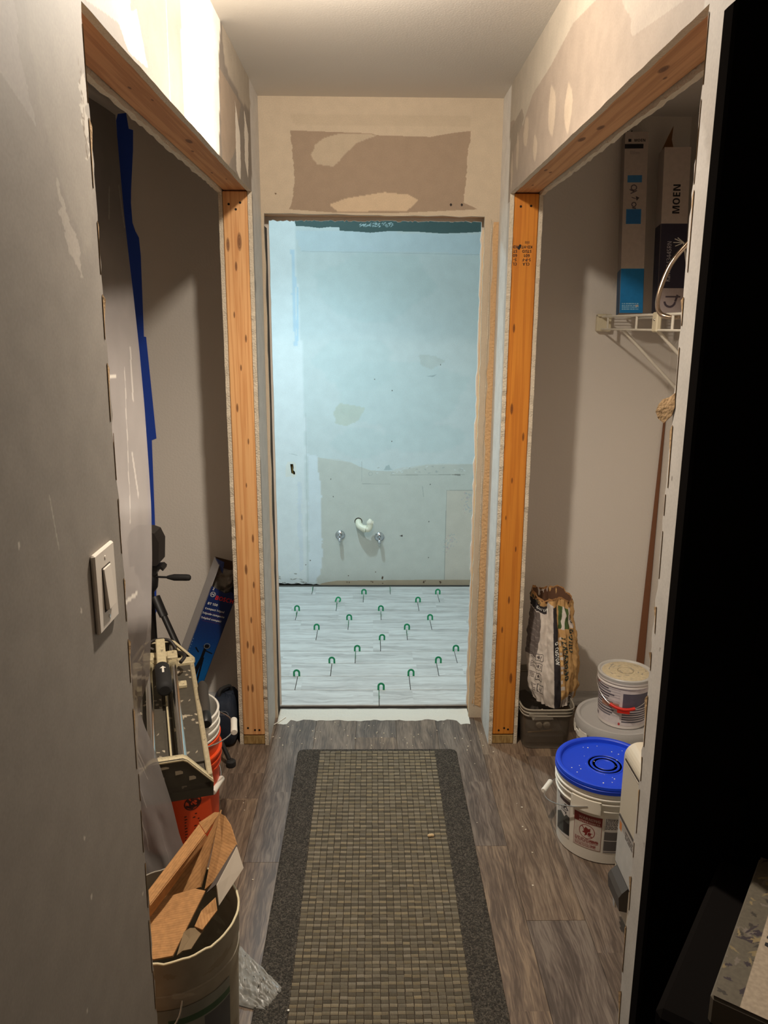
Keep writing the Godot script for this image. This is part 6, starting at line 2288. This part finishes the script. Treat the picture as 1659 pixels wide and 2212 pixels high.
func blue_lid_bucket() -> void:
	var c := v(0.772, 0, -2.311)
	var t := thing("bucket", "white bucket with a bright blue lid and a red warning label", "bucket", c)
	bucket_shell(t, 0.268, 0.143, 0.153, mat(c255(226, 221, 210), 0.38), [[0.072, 0.005, 0.003], [0.046, 0.007, 0.004], [0.03, 0.007, 0.004]])
	# the collar that carries the handle ears
	var st := begin()
	for a in [-0.64, 2.5]:
		st = begin()
		grid(st, 12, 2, func(u: float, w: float) -> Vector3:
			var an: float = a + lerpf(-0.31, 0.31, u)
			return v(sin(an) * 0.1625, lerpf(0.228, 0.186, w), cos(an) * 0.1625), -1.0)
		for s in [-0.31, 0.31]:
			var an: float = a + s
			quad(st, v(sin(an) * 0.1625, 0.228, cos(an) * 0.1625), v(sin(an) * 0.149, 0.228, cos(an) * 0.149), v(sin(an) * 0.149, 0.186, cos(an) * 0.149), v(sin(an) * 0.1625, 0.186, cos(an) * 0.1625), v(cos(an) * s, 0, -sin(an) * s))
		grid(st, 12, 1, func(u: float, w: float) -> Vector3:
			var an: float = a + lerpf(-0.31, 0.31, u)
			var r := lerpf(0.1625, 0.149, w)
			return v(sin(an) * r, 0.228, cos(an) * r))
		put("ear", st, mat(c255(230, 224, 210), 0.4), t)
	var blue := mat(c255(8, 62, 205), 0.46)
	bucket_lid(t, 0.284, 0.157, blue, [0.028, 0.044, 0.058])
	# mud splashes and dust on the lid
	st = begin()
	for i in 26:
		var a := rng.randf() * TAU
		var d := 0.13 * sqrt(rng.randf())
		var r := rng.randf_range(0.0008, 0.0026)
		lathe(st, [v2(r, 0), v2(r * 0.8, r * 0.5), v2(0, r * 0.7)], 8, v(sin(a) * d, 0.2712, cos(a) * d))
	put("mud_specks", st, M.white_plastic, t).set_meta("kind", "stuff")
	# printed label
	var h := 0.268
	var wc := Canvas.new(0, 0.09, 0, 0.122, 1800, c255(204, 194, 184))
	var red := c255(124, 34, 30)
	wc.rect(0, 0.090, 0.09, 0.122, red)
	for e in [[0, 0, 0.09, 0.0012], [0, 0, 0.0012, 0.122], [0.0888, 0, 0.09, 0.122]]:
		wc.rect(e[0], e[1], e[2], e[3], red)
	wc.ring(0.045, 0.061, 0.0245, 0.0022, red)
	wc.poly([v2(0.030, 0.070), v2(0.036, 0.066), v2(0.040, 0.078), v2(0.05, 0.072), v2(0.056, 0.076), v2(0.056, 0.062), v2(0.064, 0.058), v2(0.057, 0.052), v2(0.062, 0.044), v2(0.052, 0.044), v2(0.046, 0.05), v2(0.038, 0.044), v2(0.04, 0.054), v2(0.029, 0.056), v2(0.036, 0.062)], red)
	wc.line(0.028, 0.078, 0.062, 0.044, 0.003, red)
	wc.ring(0.054, 0.054, 0.007, 0.0016, c255(204, 194, 184))
	wc.scribble(0.005, 0.020, 0.082, 0.035, 4, red)
	wc.scribble(0.005, 0.004, 0.075, 0.018, 4, red)
	wc.grain(0.04, 0.04, 70)
	st = begin()
	label_patch(st, 0.143, 0.153, h, 0.046, 0.168, -0.90, -0.28)
	put("label_sheet", st, tmat(wc.tex(), 0.45, false), t)
	var tc := Canvas.new(0, 0.056, 0, 0.125, 1500, c255(200, 194, 188))
	tc.scribble(0.003, 0.084, 0.054, 0.122, 8, c255(40, 38, 40))
	tc.rect(0.002, 0.046, 0.054, 0.076, c255(96, 92, 92))
	tc.rect(0.002, 0.008, 0.054, 0.043, c255(92, 88, 88))
	tc.rect(0.002, 0.001, 0.054, 0.005, c255(110, 106, 106))
	tc.grain(0.1, 0.2, 71)
	st = begin()
	label_patch(st, 0.143, 0.153, h, 0.044, 0.172, -0.235, 0.14)
	put("label_sheet", st, tmat(tc.tex(), 0.45, false), t)
	var pc := Canvas.new(0, 0.075, 0, 0.14, 900, c255(206, 202, 198))
	pc.rect(0.02, 0.124, 0.075, 0.136, c255(60, 40, 40))
	pc.poly([v2(0.0, 0.0), v2(0.075, 0.012), v2(0.075, 0.08), v2(0.06, 0.084), v2(0.05, 0.07), v2(0.03, 0.08), v2(0.0, 0.06)], c255(74, 78, 76))
	pc.rect(0.045, 0.012, 0.075, 0.055, c255(26, 26, 28))
	pc.poly([v2(0.05, 0.092), v2(0.06, 0.088), v2(0.056, 0.08)], c255(40, 40, 40))
	pc.line(0.045, 0.10, 0.06, 0.118, 0.006, c255(36, 36, 40))
	pc.line(0.05, 0.118, 0.066, 0.10, 0.005, c255(36, 36, 40))
	pc.scribble(0.03, 0.086, 0.06, 0.1, 2, c255(60, 60, 64))
	pc.grain(0.06, 0.04, 72)
	st = begin()
	label_patch(st, 0.143, 0.153, h, 0.045, 0.185, -1.55, -1.03)
	put("label_sheet", st, tmat(pc.tex(), 0.45, false), t)
	st = begin()
	lettering(st, "WARNING", 0.0105, Transform3D.IDENTITY, true, wrap_round(0.1434, 0.1534, h, -0.55, 0.154))
	lettering(st, "ADVERTENCIA", 0.0075, Transform3D.IDENTITY, true, wrap_round(0.1434, 0.1534, h, -0.55, 0.1415))
	put("lettering", st, mat(c255(190, 160, 150), 0.5), t)
	bail(t, v(0, 0.207, 0), 0.163, -2.15, 0.40, M.grip, 0.07, 0.0019, 1.28, 0.009)


func appliance() -> void:
	var t := thing("appliance", "cream plastic appliance housing with a side slot, a label and a dark latch", "appliance", v(0.70, 0, -1.94))
	var cream := mat(c255(196, 184, 164), 0.45)
	# side profile: x in, y up; the top edge on the hall side is rounded
	var p := [v2(0.0, 0.075), v2(0.003, 0.075), v2(0.04, 0.0), v2(0.40, 0.0), v2(0.40, 0.565)]
	for i in 9:
		var a := PI * 0.5 * i / 8.0
		p.append(v2(0.040 - sin(a) * 0.040, 0.525 + cos(a) * 0.040))
	var st := begin()
	prism(st, p, v(0, 0, 0), Vector3.RIGHT, Vector3.UP, v(0, 0, 0.5))
	put("housing", st, cream, t)
	st = begin()
	box(st, v(-0.0004, 0.522, 0.07), v(0.003, 0.006, 0.11), 0.0)
	put("slot", st, M.gap, t)
	st = begin()
	box(st, v(-0.0004, 0.518, 0.07), v(0.004, 0.0022, 0.112), 0.0)
	put("slot_lip", st, mat(c255(226, 214, 196), 0.4), t)
	# label with a dark frame
	st = begin()
	box(st, v(-0.001, 0.27, 0.25), v(0.003, 0.156, 0.49), 0.0008)
	put("label_frame", st, mat(c255(54, 44, 38), 0.5), t)
	var lc := Canvas.new(0, 0.48, 0, 0.146, 700, c255(186, 182, 176))
	lc.rect(0, 0.12, 0.48, 0.146, c255(158, 150, 142))
	lc.rect(0.012, 0.112, 0.03, 0.138, c255(196, 120, 60))
	lc.scribble(0.06, 0.112, 0.2, 0.136, 3, c255(60, 50, 46))
	lc.grain(0.04, 0.03, 73)
	st = begin()
	face(st, [v2(0.0, 0.0), v2(0.48, 0.0), v2(0.48, 0.146), v2(0.0, 0.146)], v(-0.0028, 0.197, 0.005), v(0, 0, 1), Vector3.UP, v(-1, 0, 0), lc)
	put("label_sheet", st, tmat(lc.tex(), 0.5, false), t)
	st = begin()
	prism(st, [v2(0.0, 0.118), v2(-0.022, 0.124), v2(-0.026, 0.165), v2(-0.018, 0.178), v2(0.0, 0.196)], v(0, 0, 0.02), Vector3.RIGHT, Vector3.UP, v(0, 0, 0.10))
	put("latch", st, mat(c255(66, 60, 55), 0.55), t)
	st = begin()
	box(st, v(-0.010, 0.095, 0.068), v(0.004, 0.060, 0.018), 0.001, Transform3D(Basis(Vector3.RIGHT, -0.25), Vector3.ZERO))
	put("metal_tongue", st, M.steel, t)


# ---------------------------------------------------------------- things in the hallway itself

func build_hall() -> void:
	# light switch on the left wall
	var t := thing("light_switch", "white rocker light switch with a wide cover plate on the near left wall", "light switch", v(XL, 1.278, -1.166))
	var xf := Transform3D(Basis(Vector3.UP, PI * 0.5), Vector3.ZERO)
	var white := mat(c255(222, 212, 200), 0.4)
	var st := begin()
	box(st, v(0, 0, 0.0035), v(0.090, 0.126, 0.008), 0.0028, xf)
	put("cover_plate", st, white, t)
	st = begin()
	box(st, v(0, 0, 0.0078), v(0.037, 0.071, 0.0008), 0.0, xf)
	put("recess", st, M.gap, t)
	st = begin()
	box(st, v(0, 0, 0.009), v(0.033, 0.066, 0.007), 0.0012, xf * Transform3D(Basis(Vector3.RIGHT, -0.07), Vector3.ZERO))
	put("rocker", st, white, t)
	for s in [-1.0, 1.0]:
		st = begin()
		lathe(st, [v2(0.0032, 0), v2(0.0028, 0.001), v2(0, 0.0012)], 12, Vector3.ZERO, xf * Transform3D(Basis(Vector3.RIGHT, PI * 0.5), v(0, s * 0.048, 0.0073)))
		put("screw", st, white if s > 0 else M.steel, t)
	# a dark door standing open at the right, its edge toward the hallway
	t = thing("door", "dark door standing open at the right, filling the photo's right side", "door", v(0.441, 0.006, -1.062))
	st = begin()
	box(st, v(0.38, 1.03, -0.0185), v(0.76, 2.06, 0.035), 0.004)
	put("slab", st, M.door, t)
	st = begin()
	for q in [[0.38, 1.55, 0.5, 0.75], [0.38, 0.55, 0.5, 0.85]]:
		for e in [[0, 0.5, 1, 0], [0, -0.5, 1, 0], [0.5, 0, 0, 1], [-0.5, 0, 0, 1]]:
			box(st, v(q[0] + e[0] * q[2], q[1] + e[1] * q[3], 0.0), v(q[2] * e[2] + 0.018, q[3] * e[3] + 0.018, 0.008), 0.003)
	put("panel_moulding", st, M.door, t)
	# a dark storage crate with a printed package on top, in the near right corner
	var turn := Basis(Vector3.UP, 0.944)
	t = thing("crate", "dark lidded storage crate standing in the near bottom right corner", "crate", v(0.572, 0, -0.808))
	t.basis = turn
	var dk := mat(c255(30, 27, 25), 0.55)
	st = begin()
	box(st, v(0, 0.425, 0), v(0.31, 0.85, 0.30), 0.01)
	put("body", st, dk, t)
	st = begin()
	box(st, v(0, 0.868, 0), v(0.34, 0.032, 0.33), 0.008)
	put("lid", st, M.door, t)
	t = thing("package", "printed speckled package lying on the dark crate at the bottom right corner", "package", v(0.578, 0.8842, -0.798))
	t.basis = turn
	var pc := Canvas.new(-0.15, 0.15, -0.12, 0.12, 1200, c255(96, 88, 74))
	for i in 240:
		pc.blob(pc.rg.randf_range(-0.15, 0.15), pc.rg.randf_range(-0.12, 0.12), pc.rg.randf_range(0.002, 0.012), pc.rg.randf_range(0.001, 0.005), [c255(60, 54, 46), c255(134, 118, 84), c255(52, 42, 48), c255(116, 106, 96)][i % 4], 0.6, pc.rg.randf() * 3.0)
	pc.rect(-0.15, 0.055, 0.15, 0.088, c255(168, 152, 132))
	pc.grain(0.1, 0.1, 74)
	st = begin()
	box(st, v(0, 0.020, 0), v(0.30, 0.040, 0.24), 0.004)
	put("body", st, mat(c255(92, 84, 72), 0.7), t)
	st = begin()
	face(st, [v2(-0.148, -0.118), v2(0.148, -0.118), v2(0.148, 0.118), v2(-0.148, 0.118)], v(0, 0.0404, 0), Vector3.RIGHT, v(0, 0, -1), Vector3.UP, pc)
	put("top_print", st, tmat(pc.tex(), 0.6, false), t)
	st = begin()
	lettering(st, "ALIVE", 0.02, Transform3D(Basis(Vector3.RIGHT, -PI * 0.5), v(0.0, 0.0408, -0.072)), true)
	put("lettering", st, M.ink, t)
